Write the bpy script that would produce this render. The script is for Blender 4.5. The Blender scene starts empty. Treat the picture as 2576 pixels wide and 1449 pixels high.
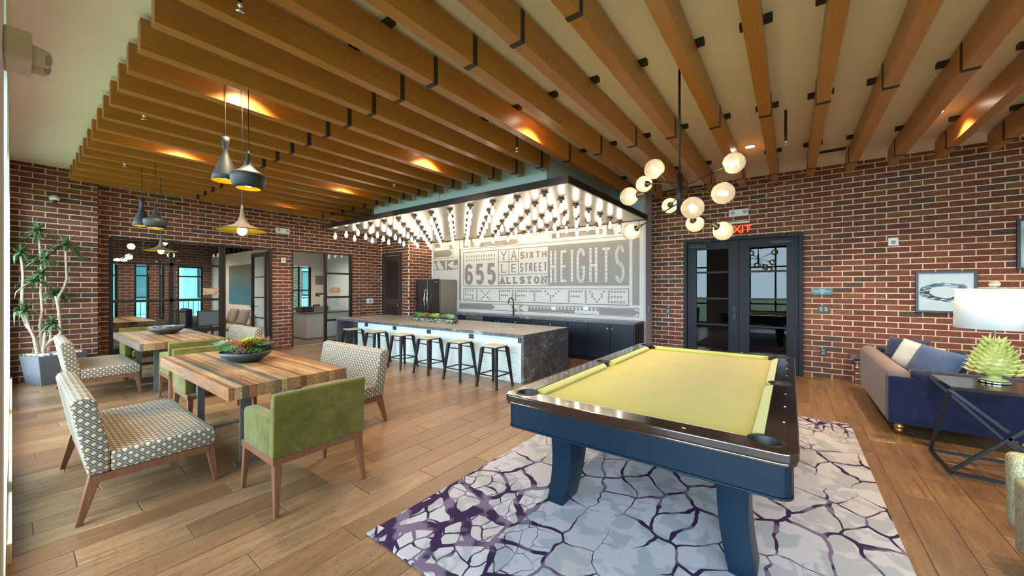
import bpy, math, random
from mathutils import Vector, Matrix
R = random.Random(7)
PI = math.pi
scene = bpy.context.scene
COL = scene.collection
# ---------------------------------------------------------------- camera, world, exposure
F_PX, YAW, CAM_H = 940.0, math.radians(36.77), 1.5
cd = bpy.data.cameras.new('camera'); cam = bpy.data.objects.new('camera', cd); COL.objects.link(cam)
cd.sensor_fit = 'HORIZONTAL'; cd.sensor_width = 36.0; cd.lens = 36.0 * F_PX / 2576.0
cd.clip_start = 0.02; cd.clip_end = 300
cam.location = (0, 0, CAM_H); cam.rotation_euler = (PI / 2, 0, YAW)
scene.camera = cam
scene.view_settings.view_transform = 'Standard'; scene.view_settings.look = 'None'
scene.view_settings.exposure = 0.62; scene.view_settings.gamma = 1.0
scene.view_settings.use_curve_mapping = False
scene.cycles.max_bounces = 7; scene.cycles.diffuse_bounces = 4; scene.cycles.glossy_bounces = 4
scene.cycles.transmission_bounces = 4; scene.cycles.transparent_max_bounces = 12
scene.cycles.sample_clamp_indirect = 6.0; scene.cycles.caustics_reflective = False; scene.cycles.caustics_refractive = False
wd = bpy.data.worlds.new('sky'); scene.world = wd; wd.use_nodes = True
bg = wd.node_tree.nodes['Background']; bg.inputs['Color'].default_value = (0.78, 0.91, 1.0, 1); bg.inputs['Strength'].default_value = 11.5
def area(name, loc, rot, sx, sy, power=0, color=(1, 1, 1), portal=False):
    l = bpy.data.lights.new(name, 'AREA'); l.shape = 'RECTANGLE'; l.size = sx; l.size_y = sy; l.energy = power; l.color = color
    o = bpy.data.objects.new(name, l); o.location = loc; o.rotation_euler = rot; COL.objects.link(o)
    if portal: l.cycles.is_portal = True
    return o
CEIL = 3.52
# daylight comes through the front windows: portals sit in their openings
WIN_L = [(-9.6, -7.15), (-6.9, -4.5), (-4.25, -2.6)]
WIN_R = [(-1.3, 1.2), (1.6, 4.4)]
for i, (a, b) in enumerate(WIN_L): area('daylight_portal', ((a + b) / 2, -0.30, 1.6), (PI / 2, 0, 0), b - a, 2.9, portal=True)
for i, (a, b) in enumerate(WIN_R): area('daylight_portal', ((a + b) / 2, -1.00, 1.6), (PI / 2, 0, 0), b - a, 2.9, portal=True)
# ---------------------------------------------------------------- pixel -> place helpers (for laying out positions measured in the photo)
CY, SY = math.cos(YAW), math.sin(YAW)
def ray(px, py):
    a = (px - 1288) / F_PX; b = (724.5 - py) / F_PX
    return (-SY + a * CY, CY + a * SY, b)
def atZ(px, py, z=0.0):
    r = ray(px, py); t = (z - CAM_H) / r[2]; return Vector((r[0] * t, r[1] * t, z))
def atX(px, py, x):
    r = ray(px, py); t = x / r[0]; return Vector((x, r[1] * t, CAM_H + r[2] * t))
def atY(px, py, y):
    r = ray(px, py); t = y / r[1]; return Vector((r[0] * t, y, CAM_H + r[2] * t))
def atF(px, py, d):
    a = (px - 1288) / F_PX * d; return Vector((-SY * d + CY * a, CY * d + SY * a, CAM_H + (724.5 - py) / F_PX * d))
def proj(x, y, z):
    fw = -SY * x + CY * y; rt = CY * x + SY * y
    if fw < 0.05: return None
    return (1288 + F_PX * rt / fw, 724.5 - F_PX * (z - CAM_H) / fw, fw)
# ---------------------------------------------------------------- node / material helpers
class NT:
    def __init__(s, name):
        s.m = bpy.data.materials.new(name); s.m.use_nodes = True; s.t = s.m.node_tree; s.t.nodes.clear()
        s.out = s.t.nodes.new('ShaderNodeOutputMaterial')
    def n(s, typ, **kw):
        nd = s.t.nodes.new('ShaderNode' + typ)
        ins = kw.pop('ins', {})
        for k, v in kw.items(): setattr(nd, k, v)
        for k, v in ins.items(): s.put(nd.inputs[k], v)
        return nd
    def put(s, sock, v):
        if isinstance(v, bpy.types.NodeSocket): s.t.links.new(v, sock)
        elif isinstance(v, (tuple, list)) and len(v) == 3 and sock.type == 'RGBA': sock.default_value = (*v, 1)
        else: sock.default_value = v
    def math(s, op, a, b=0.0, c=None):
        nd = s.n('Math', operation=op); s.put(nd.inputs[0], a); s.put(nd.inputs[1], b)
        if c is not None: s.put(nd.inputs[2], c)
        return nd.outputs[0]
    def mix(s, f, a, b, mode='MIX'):
        nd = s.n('Mix', data_type='RGBA', blend_type=mode); s.put(nd.inputs[0], f); s.put(nd.inputs[6], a); s.put(nd.inputs[7], b); return nd.outputs[2]
    def ramp(s, f, stops, interp='LINEAR'):
        nd = s.n('ValToRGB'); s.put(nd.inputs[0], f); cr = nd.color_ramp; cr.interpolation = interp
        while len(cr.elements) < len(stops): cr.elements.new(0.5)
        for e, (p, c) in zip(cr.elements, stops): e.position = p; e.color = (*c, 1) if len(c) == 3 else c
        return nd.outputs[0]
    def coord(s, kind='Object', scale=(1, 1, 1), rot=(0, 0, 0), loc=(0, 0, 0)):
        if kind == 'World': src = s.n('NewGeometry').outputs['Position']
        else: src = s.n('TexCoord').outputs[kind]
        mp = s.n('Mapping'); s.put(mp.inputs['Vector'], src); mp.inputs['Scale'].default_value = scale
        mp.inputs['Rotation'].default_value = rot; mp.inputs['Location'].default_value = loc
        return mp.outputs[0]
    def noise(s, vec, scale=5, detail=3, rough=0.5, dist=0.0, out=0):
        nd = s.n('TexNoise', ins={'Scale': scale, 'Detail': detail, 'Roughness': rough, 'Distortion': dist}); s.put(nd.inputs['Vector'], vec); return nd.outputs[out]
    def bump(s, h, strength=0.3, dist=0.01):
        return s.n('Bump', ins={'Height': h, 'Strength': strength, 'Distance': dist}).outputs[0]
    def pbsdf(s, col, rough=0.5, metal=0.0, spec=0.5, normal=None, coat=0.0, sheen=0.0, emit=None, es=0.0, alpha=None, trans=0.0):
        p = s.n('BsdfPrincipled'); s.put(p.inputs['Base Color'], col); s.put(p.inputs['Roughness'], rough); s.put(p.inputs['Metallic'], metal)
        s.put(p.inputs['Specular IOR Level'], spec); s.put(p.inputs['Coat Weight'], coat); p.inputs['Coat Roughness'].default_value = 0.08
        s.put(p.inputs['Sheen Weight'], sheen); p.inputs['Transmission Weight'].default_value = trans
        if normal is not None: s.put(p.inputs['Normal'], normal)
        if emit is not None: s.put(p.inputs['Emission Color'], emit); p.inputs['Emission Strength'].default_value = es
        s.t.links.new(p.outputs[0], s.out.inputs[0]); return p
MATS = {}
def simple(name, col, rough=0.5, metal=0.0, spec=0.5, var=0.08, vs=30, coat=0.0, sheen=0.0, bumps=0.0, bs=60):
    if name in MATS: return MATS[name]
    t = NT(name); v = t.coord('Object'); nz = t.noise(v, vs, 3)
    dk = tuple(max(0, c * (1 - var)) for c in col); lt = tuple(min(1, c * (1 + var)) for c in col)
    cc = t.ramp(nz, [(0.3, dk), (0.7, lt)])
    nrm = t.bump(t.noise(v, bs, 4), bumps, 0.004) if bumps else None
    t.pbsdf(cc, rough, metal, spec, nrm, coat, sheen); MATS[name] = t.m; return t.m
def emitter(name, col, strength):
    if name in MATS: return MATS[name]
    t = NT(name); e = t.n('Emission', ins={'Color': col, 'Strength': strength}); t.t.links.new(e.outputs[0], t.out.inputs[0]); MATS[name] = t.m; return t.m
def glass_mat(name, tint=(0.9, 0.97, 1.0), refl=0.12, rough=0.01, ior=1.5):
    t = NT(name); tr = t.n('BsdfTransparent', ins={'Color': tint}); gl = t.n('BsdfGlossy', ins={'Color': (1, 1, 1), 'Roughness': rough})
    fr = t.n('Fresnel', ins={'IOR': ior}); f = t.math('MULTIPLY', t.math('ADD', fr.outputs[0], refl), t.math('SUBTRACT', 1.0, t.n('NewGeometry').outputs['Backfacing']))
    mx = t.n('MixShader'); t.put(mx.inputs[0], f); t.t.links.new(tr.outputs[0], mx.inputs[1]); t.t.links.new(gl.outputs[0], mx.inputs[2])
    t.t.links.new(mx.outputs[0], t.out.inputs[0]); return t.m
# --- brick
def brick_mat(name, island):
    t = NT(name)
    rnd = t.n('NewGeometry').outputs['Random Per Island'] if island else t.n('ObjectInfo').outputs['Random']
    w = t.coord('World'); nz = t.noise(w, 35, 5, 0.7); n2 = t.noise(w, 220, 3, 0.6); n3 = t.noise(w, 6, 2)
    base = t.ramp(rnd, [(0.0, (0.222, 0.074, 0.046)), (0.18, (0.162, 0.050, 0.036)), (0.36, (0.198, 0.058, 0.043)), (0.55, (0.134, 0.053, 0.040)), (0.70, (0.234, 0.089, 0.050)), (0.84, (0.094, 0.058, 0.050)), (0.93, (0.174, 0.065, 0.050))], 'CONSTANT')
    c = t.mix(t.math('MULTIPLY', t.ramp(nz, [(0.40, (0, 0, 0)), (0.66, (1, 1, 1))]), 0.62), base, (0.045, 0.026, 0.022))
    c = t.mix(t.math('MULTIPLY', t.ramp(n2, [(0.60, (0, 0, 0)), (0.75, (1, 1, 1))]), 0.5), c, (0.33, 0.22, 0.16))
    t.pbsdf(c, 0.85, 0, 0.25, t.bump(t.math('ADD', nz, t.math('MULTIPLY', n2, 0.5)), 0.6, 0.006)); return t.m
M_BRICK, M_BRICKI = brick_mat('brick_clay', False), brick_mat('brick_clay_run', True)
M_MORTAR = simple('mortar', (0.76, 0.58, 0.40), 0.95, spec=0.1, var=0.18, vs=50, bumps=0.5, bs=300)
# --- floor plank tile
def floor_mat(name, island):
    t = NT(name)
    rnd = t.n('NewGeometry').outputs['Random Per Island'] if island else t.n('ObjectInfo').outputs['Random']
    src = t.n('NewGeometry').outputs['Position']
    off = t.n('CombineXYZ', ins={'X': t.math('MULTIPLY', rnd, 17.0), 'Y': t.math('MULTIPLY', rnd, 31.0)}).outputs[0]
    va = t.n('VectorMath', operation='ADD'); t.put(va.inputs[0], src); t.put(va.inputs[1], off)
    def mp(sc):
        m = t.n('Mapping'); t.put(m.inputs['Vector'], va.outputs[0]); m.inputs['Scale'].default_value = sc; return m.outputs[0]
    g1 = t.noise(mp((14, 1.6, 1)), 1.6, 5, 0.6, 0.8); g2 = t.noise(mp((70, 5, 1)), 1.2, 4, 0.7, 0.3); pits = t.noise(mp((60, 14, 1)), 2.0, 3, 0.6)
    tone = t.mix(rnd, (0.180, 0.092, 0.040), (0.330, 0.192, 0.094))
    c = t.mix(t.ramp(g1, [(0.30, (0, 0, 0)), (0.72, (1, 1, 1))]), t.mix(0.62, tone, (0.075, 0.038, 0.018)), tone)
    c = t.mix(t.math('MULTIPLY', t.ramp(g2, [(0.35, (1, 1, 1)), (0.6, (0, 0, 0))]), 0.35), c, (0.11, 0.055, 0.028))
    pm = t.ramp(pits, [(0.60, (0, 0, 0)), (0.65, (1, 1, 1))])
    c = t.mix(t.math('MULTIPLY', pm, 0.75), c, (0.035, 0.018, 0.010))
    hgt = t.math('SUBTRACT', g2, pm)
    t.pbsdf(c, t.math('ADD', t.math('MULTIPLY', g1, 0.18), 0.22), 0, 0.5, t.bump(hgt, 0.12, 0.003)); return t.m
M_FLOOR, M_FLOORI = floor_mat('wood_look_tile', False), floor_mat('wood_look_tile_run', True)
M_GROUT = simple('grout', (0.16, 0.11, 0.08), 0.9, var=0.1)
# --- wood
def wood_mat(name, c1, c2, dark, axis='x', rough=0.4, scale=1.0, rnd_amt=0.0, spec=0.4, coat=0.0):
    t = NT(name); sc = {'x': (1.2, 26, 26), 'y': (26, 1.2, 26), 'z': (26, 26, 1.2)}[axis]
    src = t.n('TexCoord').outputs['Object']
    rnd = t.n('ObjectInfo').outputs['Random']
    va = t.n('VectorMath', operation='ADD'); t.put(va.inputs[0], src); t.put(va.inputs[1], t.n('CombineXYZ', ins={'X': t.math('MULTIPLY', rnd, 23), 'Y': t.math('MULTIPLY', rnd, 9), 'Z': t.math('MULTIPLY', rnd, 5)}).outputs[0])
    m = t.n('Mapping'); t.put(m.inputs['Vector'], va.outputs[0]); m.inputs['Scale'].default_value = tuple(q * scale for q in sc)
    g = t.noise(m.outputs[0], 1.5, 5, 0.65, 0.6); g2 = t.noise(m.outputs[0], 7, 3, 0.7)
    c = t.mix(t.ramp(g, [(0.3, (0, 0, 0)), (0.7, (1, 1, 1))]), c1, c2)
    c = t.mix(t.math('MULTIPLY', t.ramp(g2, [(0.3, (1, 1, 1)), (0.55, (0, 0, 0))]), 0.45), c, dark)
    if rnd_amt: c = t.mix(t.math('MULTIPLY', rnd, rnd_amt), c, dark)
    t.pbsdf(c, rough, 0, spec, t.bump(g2, 0.08, 0.002), coat); return t.m
M_BEAM = wood_mat('beam_veneer', (0.36, 0.135, 0.020), (0.49, 0.205, 0.036), (0.19, 0.062, 0.010), 'y', 0.33, 1.4, 0.15, 0.5)
M_BEAMDOWN = M_BEAM
M_WALNUT = wood_mat('walnut', (0.13, 0.048, 0.022), (0.19, 0.075, 0.034), (0.065, 0.024, 0.013), 'z', 0.4, 1.5)
def reclaimed_mat():
    t = NT('reclaimed_plank'); rnd = t.n('ObjectInfo').outputs['Random']
    base = t.ramp(rnd, [(0.0, (0.40, 0.20, 0.075)), (0.12, (0.19, 0.085, 0.038)), (0.25, (0.46, 0.26, 0.11)), (0.38, (0.30, 0.15, 0.06)), (0.5, (0.20, 0.14, 0.10)), (0.6, (0.50, 0.31, 0.15)), (0.72, (0.34, 0.13, 0.05)), (0.84, (0.13, 0.085, 0.06)), (0.92, (0.42, 0.24, 0.12))], 'CONSTANT')
    src = t.n('TexCoord').outputs['Object']; va = t.n('VectorMath', operation='ADD'); t.put(va.inputs[0], src); t.put(va.inputs[1], t.n('CombineXYZ', ins={'X': t.math('MULTIPLY', rnd, 37)}).outputs[0])
    def mp(sc):
        m = t.n('Mapping'); t.put(m.inputs['Vector'], va.outputs[0]); m.inputs['Scale'].default_value = sc; return m.outputs[0]
    g = t.noise(mp((2.2, 40, 40)), 1.6, 6, 0.7, 1.0); w = t.noise(mp((5, 60, 60)), 1.3, 5, 0.75); big = t.noise(mp((3, 9, 3)), 1.5, 3)
    c = t.mix(t.ramp(g, [(0.32, (1, 1, 1)), (0.6, (0, 0, 0))]), base, t.mix(0.85, base, (0.045, 0.024, 0.014)))
    scar = t.math('MULTIPLY', t.ramp(w, [(0.52, (0, 0, 0)), (0.60, (1, 1, 1))]), t.ramp(big, [(0.50, (0, 0, 0)), (0.62, (1, 1, 1))]))
    c = t.mix(t.math('MULTIPLY', scar, 0.85), c, (0.10, 0.095, 0.09))
    t.pbsdf(c, 0.42, 0, 0.45, t.bump(w, 0.25, 0.003), 0.15); return t.m
M_RECL = reclaimed_mat()
# --- fabrics
def velvet(name, c, c2):
    t = NT(name); v = t.coord('Object'); nz = t.noise(v, 9, 4, 0.6, 0.5); fine = t.noise(v, 300, 2)
    cc = t.mix(t.ramp(nz, [(0.35, (0, 0, 0)), (0.7, (1, 1, 1))]), c, c2)
    t.pbsdf(cc, 0.85, 0, 0.2, t.bump(t.math('ADD', nz, t.math('MULTIPLY', fine, 0.3)), 0.25, 0.004), 0, 0.15); return t.m
M_GREEN = velvet('green_velvet', (0.078, 0.066, 0.009), (0.130, 0.112, 0.018))
M_NAVY = velvet('navy_velvet', (0.005, 0.008, 0.032), (0.011, 0.015, 0.048))
M_MAUVE = velvet('mauve_velvet', (0.15, 0.10, 0.095), (0.19, 0.13, 0.125))
def lattice(name, a=0.056, b=0.056):
    t = NT(name); uv = t.n('TexCoord').outputs['UV']; sp = t.n('SeparateXYZ'); t.put(sp.inputs[0], uv)
    u = t.math('DIVIDE', sp.outputs[0], a); v = t.math('DIVIDE', sp.outputs[1], b)
    p = t.math('ABSOLUTE', t.math('SUBTRACT', t.math('FRACT', t.math('ADD', u, v)), 0.5)); q = t.math('ABSOLUTE', t.math('SUBTRACT', t.math('FRACT', t.math('SUBTRACT', u, v)), 0.5))
    d = t.math('MAXIMUM', p, q)
    c = t.ramp(d, [(0.0, (0.50, 0.37, 0.21)), (0.26, (0.008, 0.006, 0.007)), (0.44, (0.27, 0.21, 0.15))], 'CONSTANT')
    fine = t.noise(t.coord('Object'), 400, 2)
    c = t.mix(0.12, c, fine)
    t.pbsdf(c, 0.8, 0, 0.15, t.bump(d, 0.25, 0.004), 0, 0.0); return t.m
M_LATT = lattice('lattice_fabric')
def tweed():
    t = NT('tweed'); v = t.coord('Object', (1, 1, 0.5)); n1 = t.noise(v, 130, 3, 0.8)
    c = t.ramp(n1, [(0.32, (0.13, 0.12, 0.09)), (0.5, (0.42, 0.36, 0.22)), (0.68, (0.60, 0.53, 0.36))]); t.pbsdf(c, 0.9, 0, 0.2, t.bump(n1, 0.3, 0.004)); return t.m
M_TWEED = tweed()
# --- stone
def marble(name, base, base2, vein, rough=0.2, sc=1.0):
    t = NT(name); v = t.coord('World'); wn = t.noise(v, 1.6 * sc, 4, 0.6, 0, 1)
    mx = t.n('Mix', data_type='VECTOR'); t.put(mx.inputs[0], 0.35); t.put(mx.inputs[4], v); t.put(mx.inputs[5], wn)
    vo = t.n('TexVoronoi', feature='DISTANCE_TO_EDGE', ins={'Scale': 5.5 * sc}); t.put(vo.inputs['Vector'], mx.outputs[1])
    vein1 = t.ramp(vo.outputs[0], [(0.0, (1, 1, 1)), (0.035, (0, 0, 0))]); n = t.noise(v, 5 * sc, 6, 0.65, 1.2); m2 = t.noise(v, 2.2 * sc, 5, 0.6, 2.0)
    veinm = t.math('MULTIPLY', vein1, t.ramp(m2, [(0.45, (0, 0, 0)), (0.6, (1, 1, 1))]))
    c = t.mix(t.ramp(n, [(0.35, (0, 0, 0)), (0.7, (1, 1, 1))]), base, base2)
    c = t.mix(t.math('MULTIPLY', t.ramp(m2, [(0.60, (0, 0, 0)), (0.68, (1, 1, 1))]), 0.6), c, vein)
    c = t.mix(t.math('MULTIPLY', veinm, 0.8), c, vein)
    t.pbsdf(c, rough, 0, 0.45); return t.m
M_MARBLE = marble('veined_stone', (0.050, 0.050, 0.062), (0.125, 0.122, 0.135), (0.32, 0.36, 0.36), 0.28)
M_MARBLETOP = marble('honed_stone_top', (0.23, 0.195, 0.165), (0.33, 0.285, 0.24), (0.45, 0.42, 0.38), 0.28)
# --- penny tile
def penny(name, tile, grout, s=0.026, rough=0.25):
    t = NT(name); uv = t.n('TexCoord').outputs['UV']; sp = t.n('SeparateXYZ'); t.put(sp.inputs[0], uv)
    row = t.math('FLOOR', t.math('DIVIDE', sp.outputs[1], s * 0.87))
    u = t.math('ADD', t.math('DIVIDE', sp.outputs[0], s), t.math('MULTIPLY', t.math('MODULO', row, 2.0), 0.5))
    fu = t.math('SUBTRACT', t.math('FRACT', u), 0.5); fv = t.math('SUBTRACT', t.math('FRACT', t.math('DIVIDE', sp.outputs[1], s * 0.87)), 0.5)
    d = t.math('SQRT', t.math('ADD', t.math('MULTIPLY', fu, fu), t.math('MULTIPLY', fv, fv)))
    c = t.ramp(d, [(0.40, tile), (0.47, grout)]); t.pbsdf(c, t.ramp(d, [(0.40, (rough,) * 3), (0.46, (0.9,) * 3)]), 0, 0.5, t.bump(t.ramp(d, [(0.3, (1, 1, 1)), (0.47, (0, 0, 0))]), 0.4, 0.003)); return t.m
M_PENNYW = penny('white_penny_tile', (0.70, 0.66, 0.64), (0.32, 0.28, 0.25))
M_PENNYD = penny('taupe_penny_tile', (0.115, 0.088, 0.072), (0.36, 0.32, 0.28))
M_PENNYB = penny('bar_penny_tile', (0.62, 0.74, 0.78), (0.30, 0.36, 0.38), 0.028, 0.2)
# --- plain ones
M_WHITE = simple('white_paint', (0.66, 0.63, 0.60), 0.85, var=0.02, vs=3)
M_CEIL = simple('ceiling_paint', (0.88, 0.79, 0.66), 0.9, var=0.02, vs=2)
M_BLUEW = simple('bulkhead_paint', (0.58, 0.64, 0.76), 0.85, var=0.02, vs=3)
M_PILAS = simple('lilac_grey_paint', (0.42, 0.39, 0.44), 0.8, var=0.02, vs=3)
M_BLACKM = simple('black_metal', (0.018, 0.017, 0.018), 0.42, 0.5, 0.5)
M_BRONZE = simple('bronze_frame', (0.020, 0.014, 0.013), 0.45, 0.0, 0.3)
M_DOORP = simple('blue_black_door_paint', (0.010, 0.011, 0.018), 0.45, 0.0, 0.2)
M_BRKT = simple('dark_bracket', (0.020, 0.010, 0.008), 0.6)
M_STEEL = simple('stainless', (0.42, 0.40, 0.38), 0.28, 1.0, 0.5, var=0.05)
M_DSTEEL = simple('dark_stainless', (0.085, 0.080, 0.085), 0.25, 0.9, 0.5, var=0.05)
M_CHROME = simple('chrome', (0.75, 0.75, 0.76), 0.08, 1.0)
M_GREYM = simple('brushed_grey_metal', (0.17, 0.18, 0.19), 0.35, 0.7)
M_CAB = simple('navy_black_cabinet', (0.007, 0.010, 0.020), 0.42, 0, 0.3)
M_PLAST = simple('white_plastic', (0.72, 0.72, 0.74), 0.4, var=0.03)
M_CREAM = simple('cream_plastic', (0.62, 0.53, 0.36), 0.45, var=0.05)
M_BLKP = simple('black_plastic', (0.015, 0.016, 0.018), 0.35)
M_LOUV = simple('espresso_door', (0.050, 0.030, 0.026), 0.45)
M_FELT = simple('chartreuse_felt', (0.56, 0.44, 0.050), 0.95, spec=0.1, var=0.04, vs=6, sheen=0.2)
M_FELT2 = simple('cushion_felt', (0.54, 0.50, 0.09), 0.9, spec=0.15, var=0.04, vs=6, sheen=0.3)
M_RAILW = wood_mat('pool_rail_wood', (0.020, 0.009, 0.006), (0.032, 0.014, 0.009), (0.008, 0.004, 0.003), 'y', 0.13, 1, 0, 0.6, 0.6)
M_POOLB = simple('pool_black_lacquer', (0.0020, 0.011, 0.024), 0.36, 0, 0.28)
M_BULB = emitter('bulb_glow', (1.0, 0.84, 0.62), 19.0)
M_BULBS = emitter('small_bulb_glow', (1.0, 0.80, 0.50), 32.0)
M_BULBP = emitter('pendant_bulb_glow', (1.0, 0.86, 0.62), 7.0)
M_DOWN = emitter('downlight_glow', (1.0, 0.90, 0.72), 14.0)
M_GLASS = glass_mat('window_glass', refl=0.0, ior=1.3); M_DGLASS = glass_mat('door_glass', (0.40, 0.46, 0.50), 0.0, ior=1.4); M_SOLAR = glass_mat('solar_glass', (0.34, 0.52, 0.50), 0.0)
# ---------------------------------------------------------------- mesh builder
class MB:
    def __init__(s): s.v = []; s.f = []
    def add(s, vs, fs):
        n = len(s.v); s.v += [tuple(p) for p in vs]; s.f += [tuple(i + n for i in f) for f in fs]; return s
    def box(s, a, b):
        x0, y0, z0 = a; x1, y1, z1 = b
        return s.add([(x0, y0, z0), (x1, y0, z0), (x1, y1, z0), (x0, y1, z0), (x0, y0, z1), (x1, y0, z1), (x1, y1, z1), (x0, y1, z1)],
                     [(0, 3, 2, 1), (4, 5, 6, 7), (0, 1, 5, 4), (1, 2, 6, 5), (2, 3, 7, 6), (3, 0, 4, 7)])
    def cb(s, c, d): return s.box([c[i] - d[i] / 2 for i in range(3)], [c[i] + d[i] / 2 for i in range(3)])
    def hexa(s, bot, top):
        return s.add(list(bot) + list(top), [(0, 3, 2, 1), (4, 5, 6, 7), (0, 1, 5, 4), (1, 2, 6, 5), (2, 3, 7, 6), (3, 0, 4, 7)])
    def prism(s, poly, d0, d1, axis):
        n = len(poly)
        def P(p, d): return {'x': (d, p[0], p[1]), 'y': (p[0], d, p[1]), 'z': (p[0], p[1], d)}[axis]
        s.add([P(p, d0) for p in poly] + [P(p, d1) for p in poly], [tuple(range(n))[::-1], tuple(range(n, 2 * n))] + [(i, (i + 1) % n, n + (i + 1) % n, n + i) for i in range(n)]); return s
    def bar(s, a, b, w, h=None, up=(0, 0, 1)):
        a = Vector(a); b = Vector(b); d = (b - a).normalized(); h = h or w
        u = Vector(up)
        if abs(d.dot(u)) > 0.98: u = Vector((0, 1, 0))
        sd = d.cross(u).normalized(); u = sd.cross(d)
        q = [sd * (i * w / 2) + u * (j * h / 2) for i, j in ((-1, -1), (1, -1), (1, 1), (-1, 1))]
        return s.hexa([a + k for k in q], [b + k for k in q])
    def taper(s, a, b, wa, wb, da=None, db=None):
        a = Vector(a); b = Vector(b); da = da or wa; db = db or wb
        return s.hexa([a + Vector((i * wa / 2, j * da / 2, 0)) for i, j in ((-1, -1), (1, -1), (1, 1), (-1, 1))], [b + Vector((i * wb / 2, j * db / 2, 0)) for i, j in ((-1, -1), (1, -1), (1, 1), (-1, 1))])
    def tube(s, pts, r, n=8, cap=True):
        pts = [Vector(p) for p in pts]; rr = r if isinstance(r, (list, tuple)) else [r] * len(pts); rings = []
        up = Vector((0, 0, 1)); prev = None
        for i, p in enumerate(pts):
            d = (pts[min(i + 1, len(pts) - 1)] - pts[max(i - 1, 0)]).normalized()
            if prev is None: u = up if abs(d.dot(up)) < 0.95 else Vector((1, 0, 0)); a = d.cross(u).normalized()
            else: a = (prev - d * prev.dot(d)).normalized()
            prev = a; b = d.cross(a)
            rings.append([p + (a * math.cos(2 * PI * k / n) + b * math.sin(2 * PI * k / n)) * rr[i] for k in range(n)])
        vs = [q for g in rings for q in g]; fs = []
        for i in range(len(pts) - 1):
            for k in range(n): fs.append((i * n + k, i * n + (k + 1) % n, (i + 1) * n + (k + 1) % n, (i + 1) * n + k))
        if cap: fs += [tuple(range(n))[::-1], tuple(range((len(pts) - 1) * n, len(pts) * n))]
        return s.add(vs, fs)
    def lathe(s, prof, n=24, c=(0, 0, 0), close=False):
        vs = []; fs = []; m = len(prof)
        for k in range(n):
            a = 2 * PI * k / n
            for r, z in prof: vs.append((c[0] + r * math.cos(a), c[1] + r * math.sin(a), c[2] + z))
        for k in range(n):
            k2 = (k + 1) % n
            for i in range(m - 1): fs.append((k * m + i, k2 * m + i, k2 * m + i + 1, k * m + i + 1))
            if close: fs.append((k * m + m - 1, k2 * m + m - 1, k2 * m, k * m))
        return s.add(vs, fs)
    def sphere(s, c, r, n=16, m=10, sz=1.0):
        return s.lathe([(max(1e-4, r * math.sin(PI * i / m)), -r * sz * math.cos(PI * i / m)) for i in range(m + 1)], n, c)
    def build(s, name, mat, parent=None, smooth=False, bevel=0, seg=2, sub=0, loc=None, solid=0):
        me = bpy.data.meshes.new(name); me.from_pydata(s.v, [], s.f); me.validate()
        uvl = me.uv_layers.new(name='uv'); vs = me.vertices
        dat = [0.0] * (2 * len(me.loops))
        for p in me.polygons:
            nx, ny, nz = (abs(q) for q in p.normal)
            for li in p.loop_indices:
                co = vs[me.loops[li].vertex_index].co
                if nz >= nx and nz >= ny: u, v = co.x, co.y
                elif ny >= nx: u, v = co.x, co.z
                else: u, v = co.y, co.z
                dat[2 * li] = u + 10; dat[2 * li + 1] = v + 10
        uvl.data.foreach_set('uv', dat)
        if smooth: me.polygons.foreach_set('use_smooth', [True] * len(me.polygons))
        me.materials.append(mat)
        o = bpy.data.objects.new(name, me); COL.objects.link(o)
        if parent is not None: o.parent = parent
        if loc is not None: o.location = loc
        if bevel:
            b = o.modifiers.new('b', 'BEVEL'); b.width = bevel; b.segments = seg; b.limit_method = 'ANGLE'; b.angle_limit = 0.6
        if sub:
            b = o.modifiers.new('s', 'SUBSURF'); b.levels = sub; b.render_levels = sub
        if solid:
            b = o.modifiers.new('t', 'SOLIDIFY'); b.thickness = solid
        return o
def thing(name, label, cat, loc=(0, 0, 0), rz=0.0, group=None):
    o = bpy.data.objects.new(name, None); COL.objects.link(o); o.location = loc; o.rotation_euler = (0, 0, rz)
    o['label'] = label; o['category'] = cat
    if group: o['group'] = group
    return o
def tag(o, label, cat, group=None):
    o['label'] = label; o['category'] = cat
    if group: o['group'] = group
    return o
def struct(o, label=None):
    o['kind'] = 'structure'
    if label: o['label'] = label
    return o
def stuff(o): o['kind'] = 'stuff'; return o
def kids(o): return [c for c in ALLP.get(o.name, [])]
def dup(root, loc, rz=0.0, label=None, scale=None):
    ch = {}
    for o in COL.objects:
        if o.parent: ch.setdefault(o.parent, []).append(o)
    def cp(o, par):
        c = o.copy(); COL.objects.link(c)
        if par is not None: c.parent = par
        for k in ch.get(o, []): cp(k, c)
        return c
    r = cp(root, None); r.location = loc; r.rotation_euler = (0, 0, rz)
    if label: r['label'] = label
    if scale: r.scale = scale
    return r
def label_part(o, t): o['label'] = t; return o
ORD = ['first', 'second', 'third', 'fourth', 'fifth', 'sixth', 'seventh', 'eighth', 'ninth', 'tenth', 'eleventh', 'twelfth', 'thirteenth', 'fourteenth', 'fifteenth']
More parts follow.
